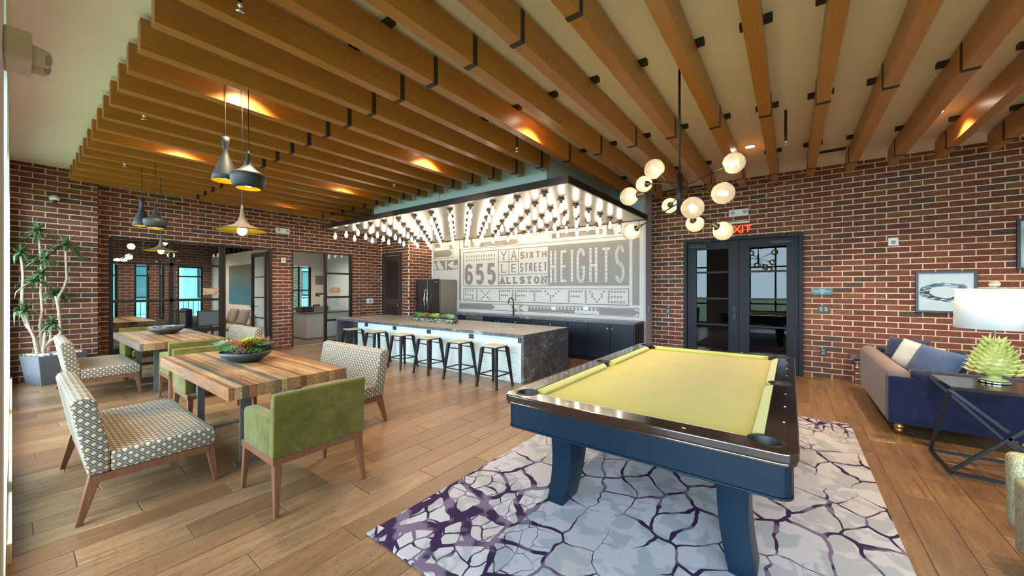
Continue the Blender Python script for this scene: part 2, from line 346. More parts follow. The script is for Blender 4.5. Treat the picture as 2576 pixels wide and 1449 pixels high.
# ================================================================ ROOM SHELL
XL, YB, YM = -10.12, 8.08, 7.68            # window wall plane, brick back wall plane, mosaic wall plane
def split_rects(u0, u1, z0, z1, holes):
    us = sorted(set([u0, u1] + [min(max(h[i], u0), u1) for h in holes for i in (0, 1)])); out = []
    for a, b in zip(us, us[1:]):
        if b - a < 1e-4: continue
        zs = sorted([(max(h[2], z0), min(h[3], z1)) for h in holes if h[0] < (a + b) / 2 < h[1]]); z = z0
        for p, q in zs:
            if p > z + 1e-4: out.append((a, b, z, p))
            z = max(z, q)
        if z1 > z + 1e-4: out.append((a, b, z, z1))
    return out
def wall_box(mb, axis, plane, sgn, u0, u1, z0, z1, th):
    p, q = sorted((plane, plane - sgn * th))
    if axis == 'y': mb.box((u0, p, z0), (u1, q, z1))
    else: mb.box((p, u0, z0), (q, u1, z1))
def brick_wall(name, axis, plane, sgn, u0, u1, z0, z1, holes=(), th=0.12, cap=300, shift=0.0, pl=0.256, pz=0.0889):
    mb = MB()
    for r in split_rects(u0, u1, z0, z1, holes): wall_box(mb, axis, plane - sgn * 0.009, sgn, *r, th)
    w = struct(mb.build(name, M_MORTAR)); joint = 0.0150; L = []
    row = 0; z = z0 + 0.004
    while z < z1 - 0.02:
        zt = min(z + pz - joint, z1); u = u0 - pl + ((row % 2) * 0.5 * pl) + shift; zm = (z + zt) / 2
        cuts = [(h[0], h[1], h[3]) for h in holes if h[2] < zt and h[3] > z]
        while u < u1:
            a, b = max(u, u0), min(u + pl - joint, u1); segs = [(a, b)]
            for c0, c1, ht in cuts:
                if zt - ht > .012:
                    q0, q1 = max(a, c0), min(b, c1)
                    if q1 - q0 > .018: L.append((q0, q1, ht + .002, zt))
                segs = [s for (p, q) in segs for s in ((p, min(q, c0)), (max(p, c1), q)) if s[1] - s[0] > 0.018]
            L += [(p, q, z, zt) for p, q in segs if q - p > 0.018]; u += pl
        z += pz; row += 1
    def rank(b):
        um, zm = (b[0] + b[1]) / 2, (b[2] + b[3]) / 2
        p = proj(um, plane, zm) if axis == 'y' else proj(plane, um, zm)
        if p is None: return 0
        vis = 1 if (-30 < p[0] < 2606 and -30 < p[1] < 1479) else 0.05
        return vis * (b[1] - b[0]) / p[2]
    L.sort(key=rank, reverse=True)
    me = brick_mesh(axis, sgn)
    for (a, b, p, q) in L[:cap]:
        o = bpy.data.objects.new('brick', me); COL.objects.link(o); o.parent = w
        dz = R.uniform(-0.0015, 0.0015); pr = plane + sgn * R.uniform(-0.002, 0.002)
        o.location = (((a + b) / 2, pr, (p + q) / 2 + dz) if axis == 'y' else (pr, (a + b) / 2, (p + q) / 2 + dz))
        o.scale = ((b - a), 1, (q - p)) if axis == 'y' else (1, (b - a), (q - p))
    if len(L) > cap:
        m = MB()
        for (a, b, p, q) in L[cap:]:
            d = R.uniform(-0.002, 0.002)
            if axis == 'y': lo, hi = sorted((plane + sgn * d, plane - sgn * 0.02)); m.box((a, lo, p), (b, hi, q))
            else: lo, hi = sorted((plane + sgn * d, plane - sgn * 0.02)); m.box((lo, a, p), (hi, b, q))
        stuff(m.build('brick_run', M_BRICKI, w))
    return w
_bm = {}
def brick_mesh(axis, sgn):
    k = (axis, sgn)
    if k in _bm: return _bm[k]
    # unit brick, front face at 0, 20 mm deep, arrises eased
    e, ez, d = 0.010, 0.03, 0.003
    pts = [(-.5, -.5, .02), (.5, -.5, .02), (.5, .5, .02), (-.5, .5, .02), (-.5, -.5, d), (.5, -.5, d), (.5, .5, d), (-.5, .5, d),
           (-.5 + e, -.5 + ez, 0), (.5 - e, -.5 + ez, 0), (.5 - e, .5 - ez, 0), (-.5 + e, .5 - ez, 0)]
    fs = [(i, (i + 1) % 4, 4 + (i + 1) % 4, 4 + i) for i in range(4)] + [(4 + i, 4 + (i + 1) % 4, 8 + (i + 1) % 4, 8 + i) for i in range(4)] + [(8, 9, 10, 11)]
    vs = [((p[0], -sgn * p[2], p[1]) if axis == 'y' else (-sgn * p[2], p[0], p[1])) for p in pts]
    me = bpy.data.meshes.new('brick'); me.from_pydata(vs, [], fs); me.materials.append(M_BRICK); me.update()
    _bm[k] = me; return me
# --- floor: recessed grout bed with proud plank tiles
fl = MB(); fl.box((XL - 0.1, -1.1, -0.12), (5.2, 8.2, -0.006)); floor = struct(fl.build('floor', M_GROUT))
PW, PL = 0.205, 1.215; planks = []
i0 = int(math.floor(XL / PW))
for i in range(i0, int(5.1 / PW) + 1):
    off = (i * 0.37 % 1.0) * PL - 1.1 - PL; y = off
    while y < 8.1:
        a, b = max(y + .0025, -1.05), min(y + PL - .0025, 8.1); x0, x1 = i * PW + .002, (i + 1) * PW - .002
        x0 = max(x0, XL)
        if b - a > 0.05 and x1 - x0 > .02: planks.append((x0, x1, a, b))
        y += PL
def prank(p):
    best = 0
    for yy in (p[2], (p[2] + p[3]) / 2, p[3]):
        q = proj((p[0] + p[1]) / 2, yy, 0)
        if q and -100 < q[0] < 2676 and 700 < q[1] < 1600: best = max(best, 1 / max(q[2], 0.6))
    return best
planks.sort(key=prank, reverse=True)
def plank_mesh():
    e = 0.004
    pts = [(-.5, -.5, -.006), (.5, -.5, -.006), (.5, .5, -.006), (-.5, .5, -.006), (-.5, -.5, -.0012), (.5, -.5, -.0012), (.5, .5, -.0012), (-.5, .5, -.0012), (-.49, -.498, 0), (.49, -.498, 0), (.49, .498, 0), (-.49, .498, 0)]
    fs = [(i, (i + 1) % 4, 4 + (i + 1) % 4, 4 + i) for i in range(4)] + [(4 + i, 4 + (i + 1) % 4, 8 + (i + 1) % 4, 8 + i) for i in range(4)] + [(8, 9, 10, 11)]
    me = bpy.data.meshes.new('plank_tile'); me.from_pydata(pts, [], fs); me.materials.append(M_FLOOR); me.update(); return me
pm = plank_mesh()
for (x0, x1, a, b) in planks[:300]:
    o = bpy.data.objects.new('plank_tile', pm); COL.objects.link(o); o.parent = floor; o.location = ((x0 + x1) / 2, (a + b) / 2, 0); o.scale = (x1 - x0, b - a, 1)
m = MB()
for (x0, x1, a, b) in planks[300:]: m.box((x0, a, -.006), (x1, b, 0))
stuff(m.build('plank_tile_run', M_FLOORI, floor))
# --- ceiling
struct(MB().box((XL - 0.1, -1.1, CEIL), (5.2, 8.2, CEIL + 0.1)).build('ceiling', M_CEIL))
bk = MB(); bk.box((-7.56, 4.90, 2.99), (-2.99, YM + .02, CEIL - .001)); bk.box((-2.99, 7.60, 2.99), (-2.37, YM + .02, CEIL - .001)); bk.box((-8.78, 6.9, 2.99), (-7.56, YM + .02, CEIL - .001))
struct(bk.build('trim_1', M_BLUEW), 'painted bulkhead dropping from the ceiling over the kitchen')
# --- back brick wall with double door, mosaic wall, niche walls, window wall
DX0, DX1, DZ = -1.716, 0.161, 2.45
brick_wall('wall_back', 'y', YB, -1, -2.36, 5.0, 0, CEIL, [(DX0, DX1, -1, DZ)], shift=0.09)
struct(MB().box((-2.40, YM + .001, 0), (-2.36, YB + .1, CEIL - .001)).build('trim_2', M_PILAS), 'lilac grey end of the mosaic wall beside the brick')
mosaic = struct(MB().box((-8.79, YM, 0), (-2.40, YM + .12, 2.995)).build('wall_kitchen', M_PENNYW))
NW = 6.81
brick_wall('wall_niche', 'y', NW, -1, XL, -8.79, 0, CEIL, [(-10.06, -9.10, -1, 2.55)], th=.025, cap=300, shift=0.05)
brick_wall('wall_return', 'x', -8.79, 1, NW, YM, 0, CEIL, [], th=0.02, cap=300, shift=0.02)
WZ = 2.45; WY0, WY1, OY0, OY1 = 1.075, 3.78, 4.246, 5.85
brick_wall('wall_left', 'x', XL, 1, 0.913, NW, 0, CEIL, [(WY0, WY1, -1, WZ), (OY0, OY1, -1, WZ)], shift=0.06)
brick_wall('wall_left_pier', 'x', -9.85, 1, -0.02, 0.913, 0, CEIL, [], th=0.38, shift=0.10)
# --- front (daylight) wall: piers and heads around the tall windows, close beside the camera
holes = [(a, b, 0.12, 3.05) for a, b in WIN_L]
mb = MB()
for r in split_rects(-10.3, -1.75, 0, CEIL, holes): wall_box(mb, 'y', -0.02, 1, *r, 0.30)
mb.box((-1.79, -1.0, 0), (-1.75, -0.02, CEIL))
struct(mb.build('wall_front', M_WHITE))
mb = MB()
for r in split_rects(-1.75, 5.1, 0, CEIL, [(a, b, 0.12, 3.05) for a, b in WIN_R]): wall_box(mb, 'y', -0.72, 1, *r, 0.30)
struct(mb.build('wall_front_bay', M_WHITE))
struct(MB().box((5.0, -1.1, 0), (5.1, 8.2, CEIL)).build('wall_right', M_WHITE))
struct(MB().box((-9.84, -0.02, 0), (-3.4, 0.0, 0.11)).build('baseboard_front', M_CREAM))
def window(n, x0, x1, y, z0, z1, cols, rows):
    fr = MB(); w = 0.055
    for k in range(cols + 1): x = x0 + (x1 - x0) * k / cols; fr.cb((min(max(x, x0 + w / 2), x1 - w / 2), y, (z0 + z1) / 2), (w, .07, z1 - z0))
    for zz in rows: fr.cb(((x0 + x1) / 2, y, min(max(zz, z0 + w / 2), z1 - w / 2)), (x1 - x0, .06, w))
    f = struct(fr.build('window_%d' % n, M_BRONZE))
    MB().box((x0 + .01, y - .004, z0 + .01), (x1 - .01, y + .004, z1 - .01)).build('pane', M_GLASS, f)
    return f
for i, (a, b) in enumerate(WIN_L): window(i + 1, a, b, -0.2, 0.12, 3.05, 3, (0, 0.9, 2.3, 4))
for i, (a, b) in enumerate(WIN_R): window(i + 4, a, b, -0.9, 0.12, 3.05, 3, (0, 0.9, 2.3, 4))
# --- ceiling downlights (recessed) with their own warm light
DL = [(-4.05, 3.62), (-6.25, 3.62), (-8.45, 3.62), (-6.25, 1.36), (-4.05, 1.36), (-0.47, 6.3), (1.33, 6.35), (-2.2, 3.62), (1.33, 3.4), (2.25, 4.9), (3.4, 6.3)]
DLN = ['above the middle of the slatted ceiling', 'above the left half of the slatted ceiling', 'above the far left beams by the window wall', 'between the beams over the space between the tables', 'between the beams over the near dining table', 'in the white ceiling before the double door', 'in the white ceiling before the sofa wall', 'between the beams left of the pool table', 'between the beams at the top right corner', 'between the rightmost beams in view', 'right of the sofa wall picture']
for (x, y), ds in zip(DL, DLN):
    t = thing('downlight', 'round recessed downlight with a warm glow ' + ds, 'ceiling light', (x, y, CEIL), 0, 'recessed downlights')
    MB().lathe([(.058, -.002), (.078, -.002), (.078, -.008), (.060, -.010), (.058, -.002)], 24).build('trim_ring', M_PLAST, t, True)
    MB().lathe([(.0001, -.004), (.058, -.004)], 24).build('lens', M_DOWN, t)
    l = bpy.data.lights.new('downlight_lamp', 'SPOT'); l.energy = 210; l.color = (1.0, 0.78, 0.50); l.spot_size = math.radians(118); l.spot_blend = 0.6; l.shadow_soft_size = 0.05
    lo = bpy.data.objects.new('downlight_lamp', l); COL.objects.link(lo); lo.location = (x, y, CEIL - .02)
# ================================================================ SLATTED CEILING BEAMS
BZ0, BZ1 = 3.25, 3.475
def beam_label(n):
    k = n + 19
    if n <= -16: return '%s wooden ceiling beam counted from the far left, running on to the niche wall' % ORD[k]
    if n <= -5: return '%s wooden ceiling beam ending at the blue white bulkhead, counted from the left' % ORD[n + 15]
    if n <= 7: return 'long wooden ceiling beam to the right brick wall, %s from the kitchen light canopy' % ORD[n + 4]
    return 'wooden ceiling beam at the far right'
for n in range(-19, 8):
    x = -0.668 + 0.4546 * n; yend = 6.72 if n <= -16 else (4.80 if n <= -5 else 7.47)
    t = thing('ceiling_beam', beam_label(n), 'ceiling beam', (x, 0.56, BZ0), 0, 'slatted wooden ceiling beams')
    h = BZ1 - BZ0; cuts = [0.0] + [c - 0.56 for c in (2.17, 4.59, 7.01) if c < yend - .05] + [yend - 0.56]
    for a, b in zip(cuts, cuts[1:]):
        g0 = 0.0 if a == 0 else .012; g1 = 0.0 if b == cuts[-1] else .012
        MB().box((-.05, a + g0, 0), (.05, b - g1, h)).build('timber', M_BEAM, t)
    for c in cuts[1:-1]:
        m = MB(); m.box((-.054, c - .022, -.004), (.054, c + .022, .0)); m.box((-.054, c - .022, 0), (-.0501, c + .022, h + .002)); m.box((.0501, c - .022, 0), (.054, c + .022, h + .002)); m.box((-.0499, c - .0115, .0), (.0499, c + .0115, h))
        m.build('bracket', M_BRKT, t)
    for yy in (1.70, 3.35, 4.98, 6.65):
        if yy < yend: MB().box((-.105, yy - .59, h + .0005), (.105, yy - .53, CEIL - BZ0 - .0005)).build('hanger_plate', M_BRKT, t)
# ================================================================ DOUBLE DOOR in the back wall
dr = MB(); fy0, fy1 = YB - .07, YB + .10
dr.box((DX0, fy0, 0), (DX0 + .06, fy1, DZ)); dr.box((DX1 - .06, fy0, 0), (DX1, fy1, DZ)); dr.box((DX0 + .06, fy0, DZ - .06), (DX1 - .06, fy1, DZ))
door1 = struct(dr.build('door_1', M_DOORP, bevel=.004), 'blue black frame of the glazed double door in the right brick wall')
xm = (DX0 + DX1) / 2
for s, (a, b) in ((-1, (DX0 + .062, xm - .003)), (1, (xm + .003, DX1 - .062))):
    lf = MB(); y0, y1 = YB - .03, YB + .02; st = 0.165; top = DZ - .062
    lf.box((a, y0, .01), (a + st, y1, top)); lf.box((b - st, y0, .01), (b, y1, top)); lf.box((a + st, y0, .01), (b - st, y1, .26)); lf.box((a + st, y0, top - .15), (b - st, y1, top))
    for zz in (0.80, 1.30, 1.80): lf.box((a + st, y0, zz - .018), (b - st, y1, zz + .018))
    leaf = lf.build('door_leaf', M_DOORP, door1, bevel=.003)
    zs = [.26, .782, .818, 1.282, 1.318, 1.782, 1.818, top - .15]
    for k in range(4): MB().box((a + st, YB - .008, zs[2 * k]), (b - st, YB - .002, zs[2 * k + 1])).build('pane', M_DGLASS, leaf)
    hx = b - .07 if s < 0 else a + .07
    if s < 0:
        hm = MB(); hm.cb((hx, y0 - .012, 1.03), (.055, .024, .24)); hm.tube([(hx, y0 - .02, 1.05), (hx, y0 - .06, 1.05), (hx - .13, y0 - .065, 1.05)], .010); hm.build('handle', M_BLACKM, leaf, bevel=.004)
    cl = MB(); cx = a + .20 if s < 0 else b - .24
    cl.cb((cx, y0 - .03, top - .085), (.30, .05, .055)); cl.bar((cx + .04, y0 - .05, top - .05), (cx + .24, y0 - .16, top - .005), .02, .01); cl.bar((cx + .24, y0 - .16, top - .005), (cx - .08, y0 - .05, top + .03), .02, .01)
    cl.build('door_closer', M_BLACKM, leaf)
# vestibule seen through the door glass
v = MB(); v.box((-2.5, YB + .13, -.02), (1.0, 11.2, 0)); struct(v.build('floor_vestibule', M_FLOORI))
v = MB(); v.box((-2.5, 11.2, 0), (1.0, 11.3, 2.8)); v.box((-2.6, YB + .13, 0), (-2.5, 11.3, 2.8)); v.box((1.0, YB + .13, 0), (1.1, 11.3, 2.8)); v.box((-2.6, YB + .13, 2.8), (1.1, 11.3, 2.9)); struct(v.build('wall_vestibule', simple('vestibule_paint', (0.16, 0.10, 0.08), 0.9)))
# ================================================================ LOUVERED CLOSET DOOR in the niche
dr = MB(); a, b = -10.06, -9.10
dr.box((a, NW - .03, 0), (a + .07, NW + .1, 2.55)); dr.box((b - .07, NW - .03, 0), (b, NW + .1, 2.55)); dr.box((a + .07, NW - .03, 2.47), (b - .07, NW + .1, 2.55))
d2 = struct(dr.build('door_2', M_LOUV), 'dark brown frame of the louvered closet door')
lf = MB(); a += .072; b -= .072
lf.box((a, NW, .01), (a + .11, NW + .04, 2.465)); lf.box((b - .11, NW, .01), (b, NW + .04, 2.465))
for z0, z1 in ((.01, .22), (1.0, 1.16), (2.33, 2.465)): lf.box((a + .11, NW, z0), (b - .11, NW + .04, z1))
leaf = lf.build('door_leaf', M_LOUV, d2)
MB().box((a + .111, NW + .036, .011), (b - .111, NW + .042, 2.46)).build('backing', M_LOUV, leaf)
for z0, z1 in ((.22, 1.0), (1.16, 2.33)):
    z = z0 + .02
    while z < z1 - .02:
        MB().hexa([(a + .11, NW + .004, z - .02), (b - .11, NW + .004, z - .02), (b - .11, NW + .034, z + .012), (a + .11, NW + .034, z + .012)], [(a + .11, NW + .004, z - .012), (b - .11, NW + .004, z - .012), (b - .11, NW + .034, z + .02), (a + .11, NW + .034, z + .02)]).build('louver_slat', M_LOUV, leaf)
        z += .042
MB().sphere((b - .055, NW - .05, .98), .03).tube([(b - .055, NW, .98), (b - .055, NW - .05, .98)], .012).build('door_knob', simple('brass', (0.5, 0.36, 0.14), 0.25, 1.0), leaf, True)
# ================================================================ GLAZED STOREFRONT OPENINGS in the window wall
def hbar(mb, y0, y1, z, w=.045, x=XL, d=.09): mb.box((x - d / 2, y0, z - w / 2), (x + d / 2, y1, z + w / 2))
def vbar(mb, y, z0, z1, w=.055, x=XL, d=.09): mb.box((x - d / 2, y - w / 2, z0), (x + d / 2, y + w / 2, z1))
m = MB(); xw = XL - .03
for y in (WY0 + .027, 1.944, 2.773, WY1 - .027): vbar(m, y, 0, WZ - .03, .055, xw)
m.box((xw - .045, WY0, WZ - .03), (xw + .045, WY1, WZ))
for z in (.03, .62, 1.25, 1.98): hbar(m, WY0 + .05, 2.75, z, .05, xw)
w7 = struct(m.build('window_7', M_BRONZE), 'dark steel framed glass partition of the meeting room')
for y0, y1 in ((WY0 + .055, 1.917), (1.972, 2.745)):
    for z0, z1 in ((.055, .595), (.645, 1.225), (1.275, 1.955), (2.005, WZ - .03)): MB().box((xw - .003, y0, z0), (xw + .003, y1, z1)).build('pane', M_GLASS, w7)
def glazed_leaf(parent, w, h, hand):
    lf = MB(); s = .09; lf.box((0, -.022, .01), (s, .022, h)); lf.box((w - s, -.022, .01), (w, .022, h)); lf.box((s, -.022, .01), (w - s, .022, .25)); lf.box((s, -.022, h - .1), (w - s, .022, h))
    zs = [.25 + (h - .35) * k / 4 for k in range(5)]
    for z in zs[1:-1]: lf.box((s, -.018, z - .012), (w - s, .018, z + .012))
    leaf = lf.build('door_leaf', M_BRONZE, parent)
    for k in range(4): MB().box((s, -.003, zs[k] + (.012 if k else 0)), (w - s, .003, zs[k + 1] - (.012 if k < 3 else 0))).build('pane', M_GLASS, leaf)
    hd = MB(); hx = w - .045; hd.box((hx - .022, .022, .92), (hx + .022, .034, 1.16)); hd.box((hx - .022, -.034, .92), (hx + .022, -.022, 1.16)); hd.tube([(hx, -.03, 1.03), (hx, -.075, 1.03), (hx - .12, -.08, 1.03)], .009); hd.tube([(hx, .03, 1.03), (hx, .075, 1.03), (hx - .12, .08, 1.03)], .009)
    hd.build('handle', M_BLACKM, leaf); return leaf
m = MB(); vbar(m, 2.83, 0, WZ - .032, .05, xw); d3 = struct(m.build('door_3', M_BRONZE), 'open glazed steel door of the meeting room')
leaf = glazed_leaf(d3, .92, 2.38, 1); leaf.location = (xw - .05, 3.70, 0); leaf.rotation_euler = (0, 0, PI)
# office opening: doorway left, sidelight right
m = MB()
for y in (5.10, OY1 - .027): vbar(m, y, 0, WZ - .03, .055, xw)
vbar(m, OY0 + .01, 0, WZ - .03, .02, xw); m.box((xw - .045, OY0, WZ - .03), (xw + .045, OY1, WZ))
for z in (.03, .62, 1.25, 1.90): hbar(m, 5.13, OY1 - .05, z, .05, xw)
w8 = struct(m.build('window_8', M_BRONZE), 'dark steel framed side light of the office doorway')
for z0, z1 in ((.055, .595), (.645, 1.225), (1.275, 1.875), (1.925, WZ - .03)): MB().box((xw - .003, 5.128, z0), (xw + .003, OY1 - .055, z1)).build('pane', M_GLASS, w8)
# ================================================================ LOW BRICK HEARTH right of the door
lx0, lx1, ly = 0.80, 3.6, 7.87
brick_wall('wall_hearth', 'y', ly, -1, lx0, lx1, 0, .40, [], th=.025, cap=120)
brick_wall('wall_hearth_end', 'x', lx0, -1, ly, YB, 0, .40, [], th=.02, cap=40)
struct(MB().box((lx0 - .06, ly - .05, .40), (lx1, YB - .004, .46)).build('trim_3', M_MARBLE, bevel=.004), 'grey stone cap of the low brick ledge')
# ================================================================ MOSAIC LETTERING on the kitchen wall (flat tile work, laid out from the photo)
def MW(cx, cy):                                            # picture measurement -> place on the mosaic wall
    p = atY(1060 + cx * .22516, 560 + cy * .22516, YM); return (p.x, p.z)
YF = YM - .0015
def flat(name, rects, mat=None, d=.003):
    m = MB()
    for x0, x1, z0, z1 in rects: m.box((x0, YF - d, z0), (x1, YF + .001, z1))
    return m.build(name, mat or M_PENNYD, mosaic)
def frame(name, x0, x1, z0, z1, w=.020, d=.003): return flat(name, [(x0, x1, z1 - w, z1), (x0, x1, z0, z0 + w), (x0, x0 + w, z0 + w, z1 - w), (x1 - w, x1, z0 + w, z1 - w)], None, d)
def arc(cx, cy, rx, ry, a0, a1, n=10): return [(cx + rx * math.cos(math.radians(a0 + (a1 - a0) * k / n)), cy + ry * math.sin(math.radians(a0 + (a1 - a0) * k / n))) for k in range(n + 1)]
FONT = {'S': [arc(.5, .74, .42, .24, 20, 270, 12) + arc(.5, .26, .42, .24, 90, -160, 12)], 'I': [[(.5, .02), (.5, .98)]], 'X': [[(.08, 0), (.92, 1)], [(.08, 1), (.92, 0)]],
        'T': [[(.0, .95), (1, .95)], [(.5, 0), (.5, .95)]], 'H': [[(.1, 0), (.1, 1)], [(.9, 0), (.9, 1)], [(.1, .5), (.9, .5)]],
        'R': [[(.12, 0), (.12, .95), (.55, .95)] + arc(.55, .72, .33, .23, 90, -90, 8) + [(.12, .49)], [(.5, .49), (.92, 0)]],
        'E': [[(.92, .95), (.14, .95), (.14, .05), (.92, .05)], [(.14, .5), (.8, .5)]], 'A': [[(.04, 0), (.5, 1), (.96, 0)], [(.2, .34), (.8, .34)]],
        'L': [[(.14, 1), (.14, .05), (.95, .05)]], 'O': [arc(.5, .5, .42, .46, 0, 360, 20)], 'N': [[(.1, 0), (.1, 1), (.9, 0), (.9, 1)]], 'Y': [[(.05, 1), (.5, .48), (.95, 1)], [(.5, .48), (.5, 0)]],
        'G': [arc(.5, .72, .42, .26, 15, 180, 8) + [(.08, .3)] + arc(.5, .28, .42, .26, 180, 360, 8) + [(.92, .45), (.55, .45)]],
        '6': [arc(.52, .68, .40, .30, 30, 180, 8) + [(.12, .3)], arc(.5, .3, .38, .28, 180, 540, 18)], '5': [[(.9, .97), (.2, .97), (.16, .50)], arc(.48, .32, .38, .30, 150, -150, 16)],
        'K': [[(.12, 0), (.12, 1)], [(.9, 1), (.15, .5), (.9, 0)]]}
def stroke(mb, pts, w, y0, y1):
    n = len(pts); L_, R_ = [], []
    for i, q in enumerate(pts):
        a, b = pts[max(i - 1, 0)], pts[min(i + 1, n - 1)]
        def dr(u, v): l = math.hypot(v[0] - u[0], v[1] - u[1]) or 1; return ((v[0] - u[0]) / l, (v[1] - u[1]) / l)
        d1 = dr(a, q) if i else dr(q, b); d2 = dr(q, b) if i < n - 1 else d1
        mx, mz = -(d1[1] + d2[1]), d1[0] + d2[0]; l = math.hypot(mx, mz) or 1; mx /= l; mz /= l; k = w / 2 / max(.5, mx * -d1[1] + mz * d1[0])
        L_.append((q[0] + mx * k, q[1] + mz * k)); R_.append((q[0] - mx * k, q[1] - mz * k))
    vs = [(x, y, z) for y in (y0, y1) for x, z in L_ + R_]
    fs = []
    for i in range(n - 1): fs += [(i, i + 1, n + i + 1, n + i), (i, 2 * n + i, 2 * n + i + 1, i + 1), (n + i, n + i + 1, 3 * n + i + 1, 3 * n + i)]
    fs += [(0, n, 3 * n, 2 * n), (n - 1, 3 * n - 1, 4 * n - 1, 2 * n - 1)][:1] + [(n - 1, 2 * n - 1, 4 * n - 1, 3 * n - 1)]
    mb.add(vs, fs)
def letter(ch, x0, x1, z0, z1, w, mat=None, d=.004, serif=False, dots=None):
    mb = MB(); P = lambda p: (x0 + w / 2 + p[0] * (x1 - x0 - w), z0 + w / 2 + p[1] * (z1 - z0 - w))
    for k, pl in enumerate(FONT[ch]): stroke(mb, [P(p) for p in pl], w, YF - d - .0008 * k, YF)
    if serif:
        ends = [p for pl in FONT[ch] for p in (pl[0], pl[-1]) if p[1] in (0, 1, .02, .98)]
        for p in ends: q = P(p); mb.box((q[0] - w * 1.1, YF - d - .0030, q[1] - w * .3), (q[0] + w * 1.1, YF, q[1] + w * .3))
    o = mb.build('letter', mat or M_PENNYD, mosaic)
    if dots:
        dm = MB()
        for pl in FONT[ch]:
            for a, b in zip(pl, pl[1:]):
                a, b = P(a), P(b); L = math.hypot(b[0] - a[0], b[1] - a[1]); n = max(1, int(L / .085))
                if L < 1e-5: continue
                nx, nz = -(b[1] - a[1]) / L, (b[0] - a[0]) / L
                for k in range(n):
                    t = (k + .5) / n
                    for s in dots: dm.cb((a[0] + (b[0] - a[0]) * t + nx * s, YF - d - .0035, a[1] + (b[1] - a[1]) * t + nz * s), (.020, .0012, .020))
        stuff(dm.build('tile_dot', simple('dark_tile', (0.13, 0.11, 0.10), 0.4), o))
    return o
xL = lambda cx, cy=700: MW(cx, cy)[0]
# heights on the wall read at the right end, where the picture is largest
Z = {k: MW(2320, v)[1] for k, v in dict(boxb=705, boxt=185, l2t=735, l2b=930, bandt=955, bandb=1052).items()}
zb, zt = Z['boxb'], Z['boxt']
XA, XC, XD, XE, XF, XG = xL(470), xL(860), xL(975), xL(1085), xL(1412), xL(2322)
frame('border_line', XA, XG, zb, zt)
hz = zt - zb
flat('border_line', [(XC, XC + .018, zb, zt), (XF, XF + .018, zb, zt)], None, .0028)
zr = zb + hz * .30; zm2 = zb + hz * .64
flat('border_line', [(XC, XF, zr, zr + .018), (XC, XE, zm2, zm2 + .018), (XD, XD + .018, zr, zt), (XE, XE + .018, zr, zt)], None, .0026)
wd5 = (XC - XA) / 3
for k, ch in enumerate('655'): letter(ch, XA + .03 + wd5 * k * .97, XA + wd5 * (k * .97 + .93), zb + .03, zb + hz * .66, .105)
stuff(flat('tile_dot', [(x - .013, x + .013, z - .026, z + .026) for x in [XA + .14 + (XC - XA - .28) * k / 11 for k in range(12)] for z in (zb + hz * .75, zb + hz * .86)]))
for ch, x0, x1, z0, z1 in (('Y', XC, XD, zm2, zt), ('A', XD, XE, zm2, zt), ('L', XC, XD, zr, zm2), ('E', XD, XE, zr, zm2)): letter(ch, x0 + .07, x1 - .05, z0 + .05, z1 - .04, .030, serif=True)
def word(s, x0, x1, z0, z1, w, gap=.03, **kw):
    n = len(s); wts = [.45 if c == 'I' else 1.0 for c in s]; u = (x1 - x0 - gap * (n - 1)) / sum(wts); x = x0
    for c, q in zip(s, wts): letter(c, x, x + u * q, z0, z1, w, **kw); x += u * q + gap
word('SIXTH', XE + .04, XF - .02, zm2 + .06, zt - .10, .038)
word('STREET', XE + .04, XF - .01, zr + .06, zm2 - .03, .034, .025)
word('ALLSTON', XC + .04, XF - .01, zb + .05, zr - .04, .050, .03, serif=True)
flat('tile_panel', [(XF + .018, XG - .02, zb + .02, zt - .02)], None, .0022)
hx0, hx1 = XF + .05, XG - .08; n7 = [1.0, 1.05, .34, 1.15, 1.1, 1.1, 1.15]; g = .07; u = (hx1 - hx0 - g * 6) / sum(n7); x = hx0
for c, q in zip('HEIGHTS', n7): letter(c, x, x + u * q, zb + .05, zt - .10, .058, mat=M_PENNYW, d=.005, dots=(0,)); x += u * q + g
# side bars, dark bands, small ornaments
flat('tile_panel', [(xL(425, 600), xL(442, 600), MW(425, 875)[1], MW(425, 300)[1]), (xL(2358), xL(2436), MW(2436, 925)[1], MW(2436, 170)[1])])
frame('border_line', XA, XG, Z['l2b'], Z['l2t'])
DOTS = {'S': ['1111', '1000', '1111', '0001', '1111'], 'I': ['1', '1', '1', '1', '1'], 'X': ['10001', '01010', '00100', '01010', '10001'], 'F': ['111111', '100000', '111110', '100000', '100000'], 'T': ['111111', '001000', '001000', '001000', '001000'],
        'Y': ['100001', '010010', '001100', '001000', '001000'], 'V': ['1000001', '0100010', '0100010', '0010100', '0001000'], 'E': ['111111', '100000', '111110', '100000', '111111']}
dz = (Z['l2t'] - Z['l2b'] - .09) / 5
for ch, c0, c1 in (('S', 490, 580), ('I', 610, 632), ('X', 665, 770), ('F', 868, 992), ('I', 1008, 1030), ('F', 1045, 1183), ('T', 1208, 1345), ('Y', 1378, 1540), ('F', 1640, 1800), ('I', 1825, 1850), ('V', 1875, 2050), ('E', 2085, 2275)):
    rows = DOTS[ch]; n = len(rows[0]); a, b = xL(c0, 800), xL(c1, 800); m = MB()
    for r, row in enumerate(rows):
        for k, q in enumerate(row):
            if q == '1':
                xx = (a + b) / 2 if n == 1 else a + .02 + (b - a - .04) * k / (n - 1); zz = Z['l2t'] - .045 - dz * (r + .5)
                m.prism([(xx + .026 * math.cos(PI / 3 * j), zz + .026 * math.sin(PI / 3 * j)) for j in range(6)], YF - .003, YF, 'y')
    m.build('dotted_letter', M_PENNYD, mosaic)
X0, X1, X2, X3, X4, X5, X6 = (xL(c, 960) for c in (425, 825, 1100, 1190, 1712, 1985, 2360))
